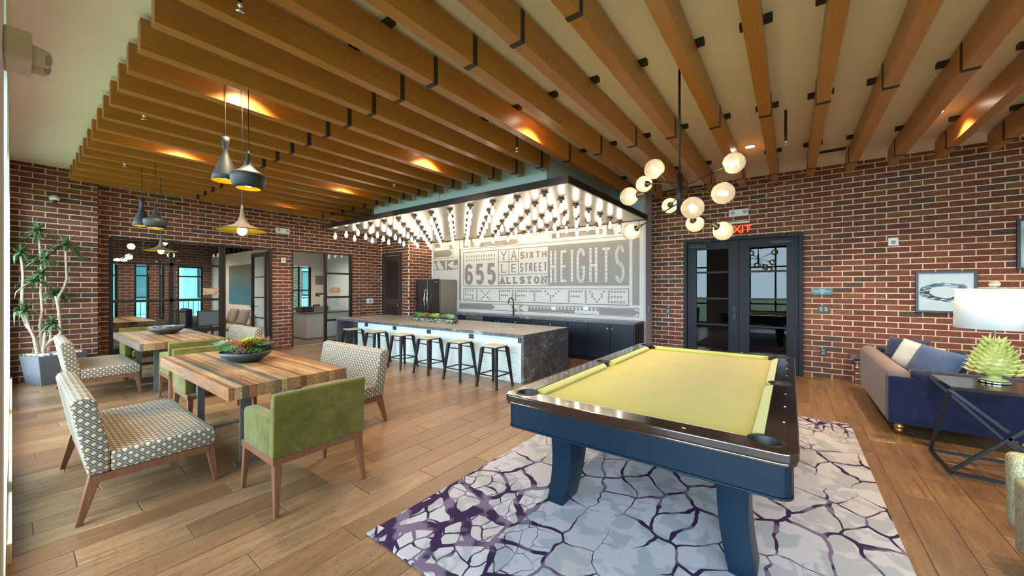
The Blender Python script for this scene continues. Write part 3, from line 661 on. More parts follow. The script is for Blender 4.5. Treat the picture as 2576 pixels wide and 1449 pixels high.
zt2, zb2 = Z['bandt'], Z['bandb']; zm3 = (zt2 + zb2) / 2
frame('border_line', X0, xL(2432, 960), zb2, zt2, .014)
m = MB(); m.prism([(X0, zb2 + .02), (X1 - .12, zb2 + .02), (X1, zm3), (X1 - .12, zt2 - .02), (X0, zt2 - .02)], YF - .0024, YF, 'y'); m.box((X3, YF - .0024, zb2 + .02), (X4, YF, zm3)); m.prism([(X5, zb2 + .02), (X6, zb2 + .02), (X6 + .16, zm3), (X6, zt2 - .02), (X5, zt2 - .02)], YF - .0024, YF, 'y')
m.prism([(X2 - .2, zb2 + .02), (X2 - .12, zb2 + .02), (X2 - .2, zt2 - .02), (X2 - .28, zt2 - .02)], YF - .0024, YF, 'y'); m.prism([(X2 - .02, zm3), (X2 + .12, zb2 + .02), (X2, zb2 + .02)], YF - .0024, YF, 'y'); m.prism([(X2 - .02, zm3), (X2, zt2 - .02), (X2 + .12, zt2 - .02)], YF - .0024, YF, 'y')
m.build('tile_panel', M_PENNYD, mosaic)
stuff(flat('tile_dot', [(x - .028, x + .028, zt2 - .085, zt2 - .03) for x in [X3 + .05 + (X5 - X3 - .08) * k / 19 for k in range(20)]]))
# upper row: dots, bars, pennants
zu = lambda c, v: MW(c, v)[1]
XU0 = xL(640); zu1 = zu(2350, 30); zu0 = zu(2350, 75)
frame('border_line', xL(425), xL(2432), zt + .07, zt + .47, .014)
stuff(flat('tile_dot', [(x - .024, x + .024, zt + .36, zt + .41) for x in [XU0 + .1 + (xL(2050) - XU0 - .1) * k / 36 for k in range(37)]]))
flat('tile_panel', [(xL(650), xL(1075), zt + .11, zt + .23), (xL(1460), xL(2025), zt + .16, zt + .27), (xL(2070), xL(2110), zt + .12, zt + .42), (xL(2200), xL(2240), zt + .12, zt + .42)])
m = MB()
for c0, c1 in ((470, 530), (550, 600), (2110, 2160)): a, b = xL(c0), xL(c1); m.prism([(a, zt + .12), (b, zt + .12), (a, zt + .42)], YF - .0024, YF, 'y')
m.build('tile_panel', M_PENNYD, mosaic)
a, b = xL(140, 300), xL(355, 300); q0, q1 = zu(140, 410), zu(140, 225)
frame('border_line', a, b, q0, q1, .014)
flat('tile_panel', [(a + .04, a + .34, q0 + .34, q1 - .05), (b - .28, b - .16, q0 + .55, q1 - .04), (b - .16, b - .03, q0 + .38, q1 - .24)]); m = MB(); m.prism([(a + .02, q0 + .05), (b - .14, q0 + .05), (b - .03, q0 + .15), (b - .14, q0 + .25), (a + .02, q0 + .25)], YF - .0024, YF, 'y'); m.build('tile_panel', M_PENNYD, mosaic)
q2, q3 = zu(140, 535), zu(140, 430); b2 = xL(408, 300); frame('border_line', a, b2, q2, q3, .014)
flat('tile_panel', [(a + .014, b2 - .014, q2 + .014, q3 - .014)], None, .0024)
m = MB(); W_ = b2 - a; hq = q3 - q2; f_ = lambda u, v: (a + W_ * u, q2 + hq * v)
m.prism([f_(.02, .06), f_(.02, .9), f_(.08, .7), f_(.14, .06)], YF - .0045, YF - .0025, 'y'); m.prism([f_(.15, .94), f_(.24, .94), f_(.45, .06), f_(.22, .06), f_(.14, .55)], YF - .0045, YF - .0025, 'y')
m.prism([f_(.49, .94), f_(.55, .94), f_(.55, .06), f_(.49, .06)], YF - .0045, YF - .0025, 'y'); m.prism([f_(.57, .5), f_(.83, .94), f_(.83, .06)], YF - .0045, YF - .0025, 'y'); m.prism([f_(.85, .06), f_(.98, .06), f_(.98, .45), f_(.85, .45)], YF - .0045, YF - .0025, 'y')
m.build('tile_inlay', M_PENNYW, mosaic)
# ================================================================ KITCHEN LIGHT CANOPY with its grid of bulbs
CX0, CX1, CYa, CZ0, CZ1 = -8.76, -2.32, 4.32, 2.868, 2.968
can = thing('light_canopy', 'long flat dark edged light canopy with rows of bare bulbs over the kitchen', 'light fixture', ((CX0 + CX1) / 2, (CYa + YM) / 2, CZ0))
hw, hd = (CX1 - CX0) / 2, (YM - .006 - CYa) / 2
def canopy_face():
    t = NT('canopy_lining'); v = t.coord('Object', (9, 1.2, 1)); n = t.noise(v, 3, 5, 0.7); c = t.ramp(n, [(0.3, (0.20, 0.175, 0.15)), (0.7, (0.30, 0.27, 0.235))]); t.pbsdf(c, 0.30, 0.5, 0.5, t.bump(n, .15, .004)); return t.m
m = MB(); m.box((-hw, -hd, 0), (hw, -hd + .03, .1)); m.box((-hw, hd - .03, 0), (hw, hd, .1)); m.box((-hw, -hd + .03, 0), (-hw + .03, hd - .03, .1)); m.box((hw - .03, -hd + .03, 0), (hw, hd - .03, .1)); m.build('edge_frame', M_BRONZE, can)
MB().box((-hw + .03, -hd + .03, .012), (hw - .03, hd - .03, .09)).build('panel', canopy_face(), can)
for (px, y) in ((-2.72, 4.45), (-4.9, 4.45), (-6.9, 4.45), (-2.45, 6.2)):
    MB().tube([(px - (CX0 + CX1) / 2, y - (CYa + YM) / 2, .1), (px - (CX0 + CX1) / 2, y - (CYa + YM) / 2, (CEIL if y < 4.8 or px > -2.9 else 2.99) - CZ0)], .004, 6).build('hanging_wire', M_GREYM, can)
hold = MB(); hold.lathe([(.001, .0), (.050, .0), (.054, -.012), (.046, -.026), (.026, -.040), (.018, -.062), (.017, -.085), (.001, -.085)], 12)
hold.bar((-.075, 0, -.022), (.075, 0, -.022), .018, .010)
bulbm = MB(); bulbm.lathe([(.013, -.080), (.014, -.10), (.026, -.135), (.034, -.170), (.031, -.200), (.018, -.222), (.001, -.228)], 12)
h0 = b0 = None; M_HOLD = simple('aged_bronze_socket', (0.10, 0.065, 0.045), 0.5, 0.4)
for j in range(7):
    for i in range(13):
        x = -2.83 - .481 * i - (CX0 + CX1) / 2; y = 4.56 + .485 * j - (CYa + YM) / 2
        if h0 is None:
            h0 = hold.build('bulb_holder', M_HOLD, can, True); b0 = bulbm.build('bulb', M_BULB, h0, True); h0.location = (x, y, .012)
        else:
            h = h0.copy(); COL.objects.link(h); h.parent = can; h.location = (x, y, .012); b = b0.copy(); COL.objects.link(b); b.parent = h
# ================================================================ GLOBE CHANDELIER over the pool table
def globe_mat():
    t = NT('seeded_globe'); tr = t.n('BsdfTransparent', ins={'Color': (1, .98, .94)}); tl = t.n('BsdfTranslucent', ins={'Color': (1, .96, .9)}); g = t.n('BsdfGlossy', ins={'Color': (1, 1, 1), 'Roughness': .05})
    a = t.n('MixShader'); nz = t.noise(t.coord('Object'), 22, 3, .6)
    t.put(a.inputs[0], t.math('ADD', t.math('MULTIPLY', nz, .25), .22)); t.t.links.new(tr.outputs[0], a.inputs[1]); t.t.links.new(tl.outputs[0], a.inputs[2])
    fr = t.n('Fresnel', ins={'IOR': 1.45}); b = t.n('MixShader'); t.put(b.inputs[0], fr.outputs[0]); t.t.links.new(a.outputs[0], b.inputs[1]); t.t.links.new(g.outputs[0], b.inputs[2])
    t.t.links.new(b.outputs[0], t.out.inputs[0]); return t.m
M_GLOBE = globe_mat(); M_BRASSD = simple('dark_brass', (0.22, 0.16, 0.07), 0.35, 0.9)
CH = Vector((-.755, 3.37, 0)); ch = thing('globe_chandelier', 'branching black chandelier with ten seeded glass globes over the pool table', 'chandelier', (CH.x, CH.y, 2.12))
MB().tube([(0, 0, .32), (0, 0, CEIL - 2.12)], .010, 10).build('stem', M_BLACKM, ch, True)
MB().tube([(0, 0, .0), (0, 0, .34)], .022, 14).build('hub', M_BLACKM, ch, True)
MB().lathe([(.001, CEIL - 2.121), (.065, CEIL - 2.121), (.065, CEIL - 2.14), (.001, CEIL - 2.145)], 20).build('ceiling_rose', M_BLACKM, ch)
GL = [(1646, 425, 3.20, .18), (1620, 463, 3.85, .27), (1583, 494, 3.45, .22), (1685, 517, 4.05, .16), (1587, 583, 3.65, .10), (1742, 523, 2.85, .20), (1748, 562, 3.60, .12), (1819, 581, 3.30, .10), (1819, 486, 2.86, .22), (1846, 410, 2.98, .22)]
for px, py, d, hz0 in GL:
    c = atF(px, py, d) - Vector((CH.x, CH.y, 2.12)); a = Vector((0, 0, hz0)); dr_ = (c - a).normalized(); e = c - dr_ * .085
    arm = MB().tube([a, e - dr_ * .05], .0055, 8).build('arm', M_BLACKM, ch, True)
    cup = MB().tube([e - dr_ * .06, e, e + dr_ * .012], [.012, .014, .030], 14).build('lamp_cup', M_BRASSD, ch, True)
    g = MB().sphere((0, 0, 0), .083, 28, 18).build('globe', M_GLOBE, ch, True, loc=c)
    MB().sphere((-dr_.x * .02, -dr_.y * .02, -dr_.z * .02), .020, 12, 8).build('bulb', M_BULBS, g, True)
# ================================================================ PENDANT LAMPS over the dining tables
M_SHADE = simple('matt_black_shade', (0.018, 0.022, 0.026), 0.55, 0.1); M_SHADEW = simple('taupe_shade', (0.13, 0.10, 0.075), 0.6, 0, 0.2); M_GOLD = simple('hammered_gold', (0.55, 0.36, 0.010), 0.6, 0.0, 0.15)
PROF = {'cone': [(.016, .41), (.036, .41), (.030, .36), (.022, .31), (.020, .28), (.030, .24), (.060, .16), (.095, .06), (.110, .0)],
        'pot': [(.006, .33), (.012, .30), (.020, .25), (.034, .205), (.066, .165), (.112, .135), (.136, .120), (.134, .075), (.118, .03), (.095, .0)],
        'wide': [(.006, .24), (.012, .19), (.020, .13), (.034, .085), (.065, .052), (.120, .026), (.185, .006), (.205, .0)]}
def pendant(kind, P, label, grp):
    t = thing('pendant_lamp', label, 'pendant lamp', P, 0, grp); pr_ = PROF[kind]; top = pr_[0][1]
    sh = MB().lathe(pr_, 36).build('lamp_shade', M_SHADEW if kind == 'wide' else M_SHADE, t, True, solid=-.002)
    MB().lathe([(max(.001, r - .004), z - (.008 if kind == 'wide' else .0)) for i, (r, z) in enumerate(pr_[(2 if kind != 'wide' else 3):])], 36).build('gold_lining', M_GOLD, sh, True)
    MB().tube([(0, 0, top - .01), (0, 0, CEIL - P[2])], .0035, 6).build('cord', M_BLKP, t)
    bz = {'cone': .07, 'pot': .055, 'wide': -.01}[kind]
    MB().tube([(0, 0, bz + .10), (0, 0, bz + .035)], .018, 10).build('lamp_socket', M_BLKP, t)
    MB().sphere((0, 0, bz), .040, 16, 10, 1.15).build('bulb', M_BULBP, t, True)
g1, g2 = 'pendant cluster over the near dining table', 'pendant cluster over the far dining table'
def at_fz(px, d, z): p = atF(px, 724.5, d); return (p.x, p.y, z)
pendant('cone', at_fz(567, 3.5, 2.50), 'tall black cone pendant lamp of the nearer cluster', g1)
pendant('pot', at_fz(625, 3.3, 2.378), 'round bellied black pendant lamp of the nearer cluster', g1)
pendant('wide', at_fz(609, 3.6, 2.06), 'wide flat taupe pendant lamp with yellow inside hanging lowest in front of the brick wall', g1)
pendant('cone', at_fz(357, 5.6, 2.43), 'tall black cone pendant lamp of the farther cluster', g2)
pendant('pot', at_fz(391, 5.4, 2.365), 'round bellied black pendant lamp of the farther cluster', g2)
pendant('wide', at_fz(405, 6.0, 2.10), 'wide flat pendant lamp with yellow inside before the meeting room glass', g2)
# ================================================================ KITCHEN BASE CABINETS, WORKTOP, FRIDGE, TAP
cy0 = 7.12; edges = [Y_.x for Y_ in (atY(px, 840, cy0) for px in (1170, 1214, 1293, 1335.6, 1380, 1428.5, 1479.5, 1534.7, 1594))]
edges = [-7.62] + edges
grp = 'base cabinets under the mosaic wall'
names = ['narrow dark cabinet beside the fridge', None, 'wide dark sink cabinet under the tap', 'dark cabinet door right of the sink', 'second dark cabinet door right of the sink', 'third dark cabinet door right of the sink', 'dark navy cabinet with its knob at the top left', 'dark navy cabinet with its knob at the top right', 'dark navy cabinet at the right end of the worktop']
for k in range(len(edges) - 1):
    a, b = edges[k], edges[k + 1]; w = b - a
    if names[k] is None:
        t = thing('dishwasher', 'stainless under-counter dishwasher left of the sink', 'dishwasher', (a, cy0, 0)); m = MB().box((.004, .02, .1), (w - .004, .54, .785)); m.box((.004, .06, 0), (w - .004, .5, .1)); m.build('body', M_CAB, t)
        MB().box((.006, 0, .105), (w - .006, .02, .78)).build('door', M_STEEL, t, bevel=.003); MB().tube([(.05, -.03, .72), (w - .05, -.03, .72)], .010, 8).build('handle', M_STEEL, t); continue
    t = thing('base_cabinet', names[k], 'cabinet', (a, cy0, 0), 0, grp); m = MB().box((.001, .021, .09), (w - .001, .55, .785)); m.box((.001, .06, 0), (w - .001, .50, .09)); m.build('body', M_CAB, t)
    n = 2 if k == 2 else 1
    for q in range(n):
        x0, x1 = .004 + (w - .008) * q / n, (w - .008) * (q + 1) / n
        d = MB().box((x0, 0, .095), (x1, .02, .78)).build('door', M_CAB, t, bevel=.002)
        kx = x1 - .045 if k in (2, 7) and q == 0 else x0 + .045
        kb = MB().cb((kx, -.012, .685), (.034, .014, .034)); kb.cb((kx, -.003, .685), (.014, .008, .014)); kb.build('knob', M_CHROME, d, bevel=.002)
xe = edges[-1]; tag(MB().box((xe, cy0 + .01, 0), (xe + .02, YM - .004, .785)).build('end_panel', M_CAB), 'dark end panel closing the cabinet run on the right', 'panel')
tag(MB().box((-7.64, cy0 - .02, .786), (xe + .022, YM - .004, .83)).build('worktop', M_MARBLE, bevel=.003), 'long grey veined stone worktop under the mosaic wall', 'worktop')
t = thing('kitchen_tap', 'tall black gooseneck kitchen tap on the back worktop', 'tap', (-5.54, 7.47, .83))
MB().lathe([(.001, 0), (.03, 0), (.03, .01), (.018, .02), (.018, .16), (.001, .16)], 16).build('base', M_BLACKM, t, True)
MB().tube([(0, 0, .15), (0, 0, .34), (-.02, 0, .39), (-.07, 0, .425), (-.12, 0, .40), (-.145, 0, .35), (-.15, 0, .28)], .014, 10).build('spout', M_BLACKM, t, True)
MB().tube([(.015, 0, .06), (.06, 0, .09), (.10, 0, .15)], .009, 8).build('lever', M_BLACKM, t, True)
for px, nm in ((1393, 'left'), (1473, 'right')):
    p = atY(px, 776, YM - .012); MB_ = MB().cb((0, 0, 0), (.11, .008, .075)); o = MB_.build('socket_plate', M_PLAST, None, bevel=.003, loc=(p.x, YM - .006, p.z)); tag(o, 'white socket plate on the mosaic wall, %s one' % nm, 'socket')
# fridge
t = thing('fridge', 'french door fridge in dark stainless steel left of the mosaic wall', 'fridge', (-8.68, 6.99, 0))
MB().box((0, .045, .02), (.98, .64, 1.735)).build('body', simple('warm_grey_steel', (0.30, 0.26, 0.22), 0.4, 0.6), t, bevel=.004)
for q in (0, 1):
    x0 = .003 + .489 * q; d = MB().box((x0, 0, .62), (x0 + .485, .044, 1.75)).build('door', M_DSTEEL, t, bevel=.006)
    hx = .46 if q == 0 else .52; MB().tube([(hx, .0, .82), (hx + (-.02 if q == 0 else .02), -.055, .90), (hx + (-.035 if q == 0 else .035), -.07, 1.15), (hx + (-.02 if q == 0 else .02), -.055, 1.42), (hx, 0, 1.50)], .013, 10).build('handle', M_CHROME, d, True)
d = MB().box((.003, 0, .05), (.977, .044, .61)).build('freezer_drawer', M_DSTEEL, t, bevel=.006); MB().tube([(.1, 0, .53), (.12, -.05, .54), (.86, -.05, .54), (.88, 0, .53)], .012, 8).build('handle', M_CHROME, d, True)
MB().box((.80, -.0012, 1.66), (.90, .0, 1.675)).build('badge', M_CHROME, t)
# ================================================================ ISLAND
IX0, IX1, IY0, IY1, IZ = -8.95, -3.335, 4.77, 6.22, .765
t = thing('kitchen_island', 'long kitchen island with veined stone waterfall ends and white tiled front', 'kitchen island', (IX0, IY0, 0)); L = IX1 - IX0; W = IY1 - IY0
def mitre(nm, m, mat): return m.build(nm, mat, t, bevel=.003)
top = MB().box((0, 0, IZ - .055), (L, W, IZ)); mitre('worktop', top, M_MARBLE)
MB().box((.004, .004, IZ), (L - .004, W - .004, IZ + .0015)).build('honed_surface', M_MARBLETOP, t)
mitre('waterfall_end', MB().box((L - .05, 0, 0), (L, W, IZ - .056)), M_MARBLE); mitre('waterfall_end', MB().box((0, 0, 0), (.05, W, IZ - .056)), M_MARBLE)
MB().box((.92, .02, .0), (L - .051, W - .02, IZ - .056)).build('tiled_body', M_PENNYB, t)
MB().box((.051, .42, 0), (.919, W - .02, IZ - .056)).build('back_panel', M_MARBLE, t)
for k, (px, py) in enumerate(((922, 817), (993, 825), (1079, 834), (1186, 846), (1308, 857))):
    p = atY(px, py, IY0 + .02); f = MB().cb((p.x - IX0, .016, p.z), (.115 if k < 4 else .075, .008, .075)).build('socket', M_BLKP, t, bevel=.002)
    for s in (-1, 1): MB().cb((p.x - IX0 + (s * .026 if k < 4 else 0), .010, p.z + (0 if k < 4 else s * .018)), (.024, .004, .026)).build('outlet_face', simple('outlet_grey', (.05, .05, .055), .4), f)
# bar stools
SEATW = wood_mat('stool_seat_wood', (0.30, 0.27, 0.16), (0.42, 0.40, 0.30), (0.16, 0.13, 0.08), 'x', .45, .6)
def stool(x, y, label):
    t = thing('bar_stool', label, 'bar stool', (x, y, 0), 0, 'backless bar stools along the island'); h = .625; a = .135; b = .195
    MB().cb((0, 0, h - .010), (.30, .30, .022)).build('seat', SEATW, t, bevel=.02, seg=3)
    MB().cb((0, 0, h - .0275), (.292, .292, .013)).build('seat_frame', M_BLACKM, t, bevel=.005)
    for sx in (-1, 1):
        for sy in (-1, 1):
            m = MB(); m.taper((sx * b, sy * b, .0), (sx * a, sy * a, h - .034), .030, .052, .030, .052); lg = m.build('leg', M_BLACKM, t, bevel=.007)
            MB().cb((sx * b, sy * b, .014), (.036, .036, .028)).build('foot_cap', M_BLKP, lg, bevel=.004)
    def at(z): return b + (a - b) * z / h
    for z in (.19,):
        r = at(z) - .008
        for p, q in (((-r, -r, z), (r, -r, z)), ((r, -r, z), (r, r, z)), ((r, r, z), (-r, r, z)), ((-r, r, z), (-r, -r, z))): MB().bar(p, q, .010, .018).build('foot_rail', M_BLACKM, t)
    r = at(.52) - .01
    for p, q in (((-r, -r, .52), (r, -r, .52)), ((-r, r, .52), (r, r, .52))): MB().bar(p, q, .008, .016).build('upper_rail', M_BLACKM, t)
for k, (x, y) in enumerate(((-7.56, 4.40), (-6.74, 4.43), (-5.92, 4.45), (-5.16, 4.45), (-4.40, 4.45), (-3.65, 4.44))):
    stool(x, y, ['metal bar stool at the far left end of the island', 'second metal bar stool from the left end of the island', 'third metal bar stool from the left end of the island', 'third metal bar stool from the right end of the island', 'second metal bar stool from the right end of the island', 'nearest metal bar stool, at the right end of the island beside the pool table'][k])
# ================================================================ DINING TABLES
def dining_table(x0, x1, y0, y1, label, seed):
    r = random.Random(seed); t = thing('dining_table', label, 'dining table', ((x0 + x1) / 2, (y0 + y1) / 2, 0), 0, 'reclaimed wood dining tables')
    hx, hy = (x1 - x0) / 2, (y1 - y0) / 2; n = 19; ws = [r.uniform(.7, 1.35) for _ in range(n)]; s = 2 * hy / sum(ws); y = -hy
    for q in ws:
        w = q * s; dz = r.uniform(-.0012, .0012); dx = r.uniform(-.0015, .0015)
        MB().box((-hx + dx, y + .0006, .665), (hx + dx, y + w - .0006, .76 + dz)).build('plank', M_RECL, t, bevel=.0012, seg=1); y += w
    for ly in (-.215, .215):
        MB().box((-.68, ly - .02, .642), (.68, ly + .02, .6645)).build('top_rail', M_GREYM, t)
    for lx in (-.62, .60):
        for ly in (-.215, .215): MB().box((lx - .012, ly - .03, .02), (lx + .012, ly + .03, .642)).build('leg', M_GREYM, t)
        MB().box((lx - .03, -.28, 0), (lx + .03, .28, .02)).build('foot_bar', M_GREYM, t); MB().box((lx - .02, -.195, .645), (lx + .02, .195, .6645)).build('cross_rail', M_GREYM, t)
    return t
dining_table(-5.40, -3.31, .95, 1.86, 'reclaimed wood dining table nearest the camera, with the big succulent bowl', 3)
dining_table(-8.98, -6.86, 1.00, 1.92, 'reclaimed wood dining table farther back, beside the meeting room glass', 8)
# ================================================================ PATTERNED BENCHES (local: back along -y side, faces +y)
def bench():
    t = thing('upholstered_bench', '', 'bench', (0, 0, 0), 0, 'lattice patterned benches at the dining tables'); hw = .645
    m = MB(); poly = [(-.335, .300), (-.412, .770), (-.395, .798), (-.345, .805), (-.302, .785), (-.238, .44), (-.238, .300)]
    m.prism(poly, -hw, hw, 'x'); m.build('backrest', M_LATT, t, True, bevel=.012, seg=3)
    m = MB(); m.prism([(-.236, .297), (-.236, .425), (.25, .427), (.315, .415), (.330, .385), (.325, .297)], -hw, hw, 'x'); m.build('seat', M_LATT, t, True, bevel=.014, seg=3)
    m = MB(); m.box((-hw + .012, -.325, .245), (hw - .012, -.29, .299)); m.box((-hw + .012, .285, .245), (hw - .012, .318, .296)); m.box((-hw + .008, -.29, .245), (-hw + .045, .285, .296)); m.box((hw - .045, -.29, .245), (hw - .008, .285, .296)); m.build('rail', M_WALNUT, t, bevel=.003)
    for sx in (-1, 1):
        MB().taper((sx * (hw - .018), -.375, 0), (sx * (hw - .038), -.300, .297), .028, .058, .030, .062).build('leg', M_WALNUT, t, bevel=.004)
        MB().taper((sx * (hw - .030), .330, 0), (sx * (hw - .038), .288, .297), .026, .055, .028, .055).build('leg', M_WALNUT, t, bevel=.004)
    return t
b = bench(); b.location = (-4.22, .625, 0); b['label'] = 'nearest bench in black and cream lattice fabric with walnut legs, its back to the windows'
dup(b, (-8.10, .775, 0), 0, 'lattice fabric bench in front of the dark planter, at the far dining table')
dup(b, (-4.31, 2.16, 0), PI, 'lattice fabric bench facing the windows, between the near dining table and the stools')
dup(b, (-8.05, 2.22, 0), PI, 'lattice fabric bench before the open glass door, only its backrest showing')
# ================================================================ GREEN SETTEES (local: faces -x, back on +x)
def settee():
    t = thing('green_armchair', '', 'armchair', (0, 0, 0), 0, 'olive green velvet armchairs at the dining tables'); hw = .325
    m = MB(); m.prism([(.205, .372), (.275, .372), (.300, .79), (.285, .800), (.245, .800), (.215, .60)], -hw, hw, 'y'); m.build('backrest', M_GREEN, t, True, bevel=.010, seg=3)
    for s in (-1, 1):
        a, b = sorted((s * hw, s * (hw - .085))); m = MB(); m.prism([(-.235, .372), (.212, .372), (.222, .640), (-.215, .632), (-.242, .60)], a, b, 'y'); m.build('arm', M_GREEN, t, True, bevel=.012, seg=3)
    m = MB(); m.prism([(-.305, .352), (.203, .352), (.203, .452), (-.27, .458), (-.312, .440)], -hw + .088, hw - .088, 'y'); m.build('seat', M_GREEN, t, True, bevel=.014, seg=3)
    m = MB(); m.box((-.30, -hw + .004, .325), (.27, -hw + .035, .371)); m.box((-.30, hw - .035, .325), (.27, hw - .004, .371)); m.box((.235, -hw + .035, .325), (.27, hw - .035, .371)); m.box((-.30, -hw + .035, .318), (-.268, hw - .035, .351)); m.build('rail', M_WALNUT, t, bevel=.003)
    m = MB(); m.bar((.282, -hw - .001, .385), (.306, -hw - .001, .79), .006); 
    for s in (-1, 1):
        MB().taper((.292, s * (hw - .012), 0), (.245, s * (hw - .035), .326), .028, .055, .026, .052).build('leg', M_WALNUT, t, bevel=.004)
        MB().taper((-.310, s * (hw - .020), 0), (-.272, s * (hw - .035), .326), .024, .050, .024, .050).build('leg', M_WALNUT, t, bevel=.004)
    return t
s = settee(); s.location = (-2.99, 1.345, 0); s['label'] = 'nearest olive green velvet armchair, its back to the camera, beside the pool table rug'
dup(s, (-6.64, 1.52, 0), 0, 'olive green velvet armchair at the right end of the far table, back to the camera')
dup(s, (-5.37, 1.42, 0), PI, 'olive green velvet armchair tucked under the far left end of the near dining table')
dup(s, (-9.06, 1.44, 0), PI, 'olive green velvet armchair at the left end of the far table')
# ================================================================ SUCCULENTS and bowls
def leafy(col, col2, name, spec=.4):
    t = NT(name); v = t.coord('Object'); n = t.noise(v, 14, 2); z = t.n('ObjectInfo').outputs['Random']; t.pbsdf(t.mix(n, col, col2), .5, 0, spec); return t.m
SUC = [leafy((.09, .20, .05), (.22, .38, .14), 'green_succulent'), leafy((.30, .06, .03), (.50, .20, .06), 'rust_succulent'), leafy((.24, .36, .22), (.42, .52, .34), 'pale_succulent'), leafy((.20, .07, .12), (.36, .16, .20), 'plum_succulent'), leafy((.30, .40, .04), (.50, .55, .10), 'lime_succulent'), leafy((.03, .13, .03), (.09, .28, .07), 'deep_green_succulent'), leafy((.18, .15, .20), (.36, .32, .40), 'mauve_sedum')]
def rosette(mb, c, r, n=3, k=8, h=.6, w=.34, rnd=R, pointy=1.0):
    c = Vector(c)
    for ring in range(n):
        f = 1 - ring / n; el = .15 + .9 * ring / n * h * 1.6
        for q in range(k):
            a = 2 * PI * (q + ring * .5) / k + rnd.uniform(-.12, .12); L = r * (.45 + .6 * f) * rnd.uniform(.88, 1.1)
            d = Vector((math.cos(a) * math.cos(el), math.sin(a) * math.cos(el), math.sin(el))); sd = Vector((-math.sin(a), math.cos(a), 0)); up = sd.cross(d) * -1
            b = c + d * .1 * L; mpt = c + d * .58 * L; tip = c + d * L + Vector((0, 0, .12 * L))
            ww = w * L * .5
            vs = [b - sd * ww * .4, b + sd * ww * .4, mpt + sd * ww - up * .03 * L, mpt - sd * ww - up * .03 * L, tip, mpt + up * -.10 * L]
            mb.add(vs, [(0, 1, 5), (1, 2, 5), (2, 4, 5), (4, 3, 5), (3, 0, 5), (0, 3, 2, 1), (3, 4, 2)])
M_BOWL = simple('charcoal_bowl', (0.030, 0.036, 0.042), 0.5); M_SOIL = simple('potting_mix', (0.07, 0.05, 0.035), .95, vs=90, var=.5)
def bowl(loc, r, h, label, spec, seed):
    rr = random.Random(seed); t = thing('succulent_bowl', label, 'planter', loc)
    MB().lathe([(.001, 0), (r * .38, 0), (r * .62, h * .14), (r * .93, h * .62), (r, h), (r * .97, h), (r * .90, h * .66), (r * .6, h * .3), (.001, h * .28)], 40).build('bowl', M_BOWL, t, True)
    MB().lathe([(.001, h * .86), (r * .955, h * .84)], 30).build('soil', M_SOIL, t)
    for i, (n, mi, rad, zz, kk, ww) in enumerate(spec):
        for _ in range(n):
            a = rr.uniform(0, 2 * PI); d = r * math.sqrt(rr.uniform(0, .80)); q = rad * rr.uniform(.75, 1.2)
            m = MB(); rosette(m, (d * math.cos(a), d * math.sin(a), h * .86 + zz * rr.uniform(.2, 1)), q, 3, kk, .6, ww, rr); m.build('succulent', SUC[mi], t)
c = atF(625, 724.5, 3.62); bowl((-4.42, 1.42, .762), .225, .105, 'wide charcoal bowl of mixed green and rust succulents on the near dining table', [(8, 0, .11, .05, 9, .26), (7, 1, .10, .10, 10, .30), (9, 2, .09, .09, 8, .5), (4, 3, .09, .06, 8, .4), (4, 4, .075, .15, 9, .5), (6, 5, .11, .05, 9, .2)], 5)
bowl((-8.12, 1.50, .762), .225, .105, 'charcoal bowl of small mauve succulents on the far dining table', [(26, 6, .05, .02, 8, .5), (16, 2, .045, .02, 7, .5), (10, 3, .045, .02, 7, .4)], 6)
# glass-pebbled trough on the island
t = thing('succulent_trough', 'long mosaic sided trough of succulents on the island top', 'planter', (-6.22, 5.50, IZ + .0015))
def pebble():
    t_ = NT('glass_chip_side'); v = t_.coord('Object'); vo = t_.n('TexVoronoi', ins={'Scale': 48}); t_.put(vo.inputs['Vector'], v)
    c = t_.ramp(t_.n('SeparateColor', ins={'Color': vo.outputs['Color']}).outputs[0], [(0, (.03, .06, .03)), (.4, (.10, .16, .09)), (.62, (.40, .46, .36)), (.8, (.05, .05, .04)), (.92, (.6, .62, .52))], 'CONSTANT'); t_.pbsdf(c, .15, 0, .6, t_.bump(vo.outputs['Distance'], .6, .01)); return t_.m
MB().hexa([(-.62, -.075, 0), (.62, -.075, 0), (.62, .075, 0), (-.62, .075, 0)], [(-.66, -.10, .075), (.66, -.10, .075), (.66, .10, .075), (-.66, .10, .075)]).build('trough', pebble(), t, bevel=.006)
for i in range(22):
    m = MB(); big = i % 3 == 0; rosette(m, (-.60 + 1.2 * i / 21, R.uniform(-.05, .05), .085 + R.uniform(0, .03)), .13 if big else .095, 3, 9, .8, .42); m.build('succulent', SUC[[5, 0, 2, 0, 4, 2, 1, 5][i % 8]], t)
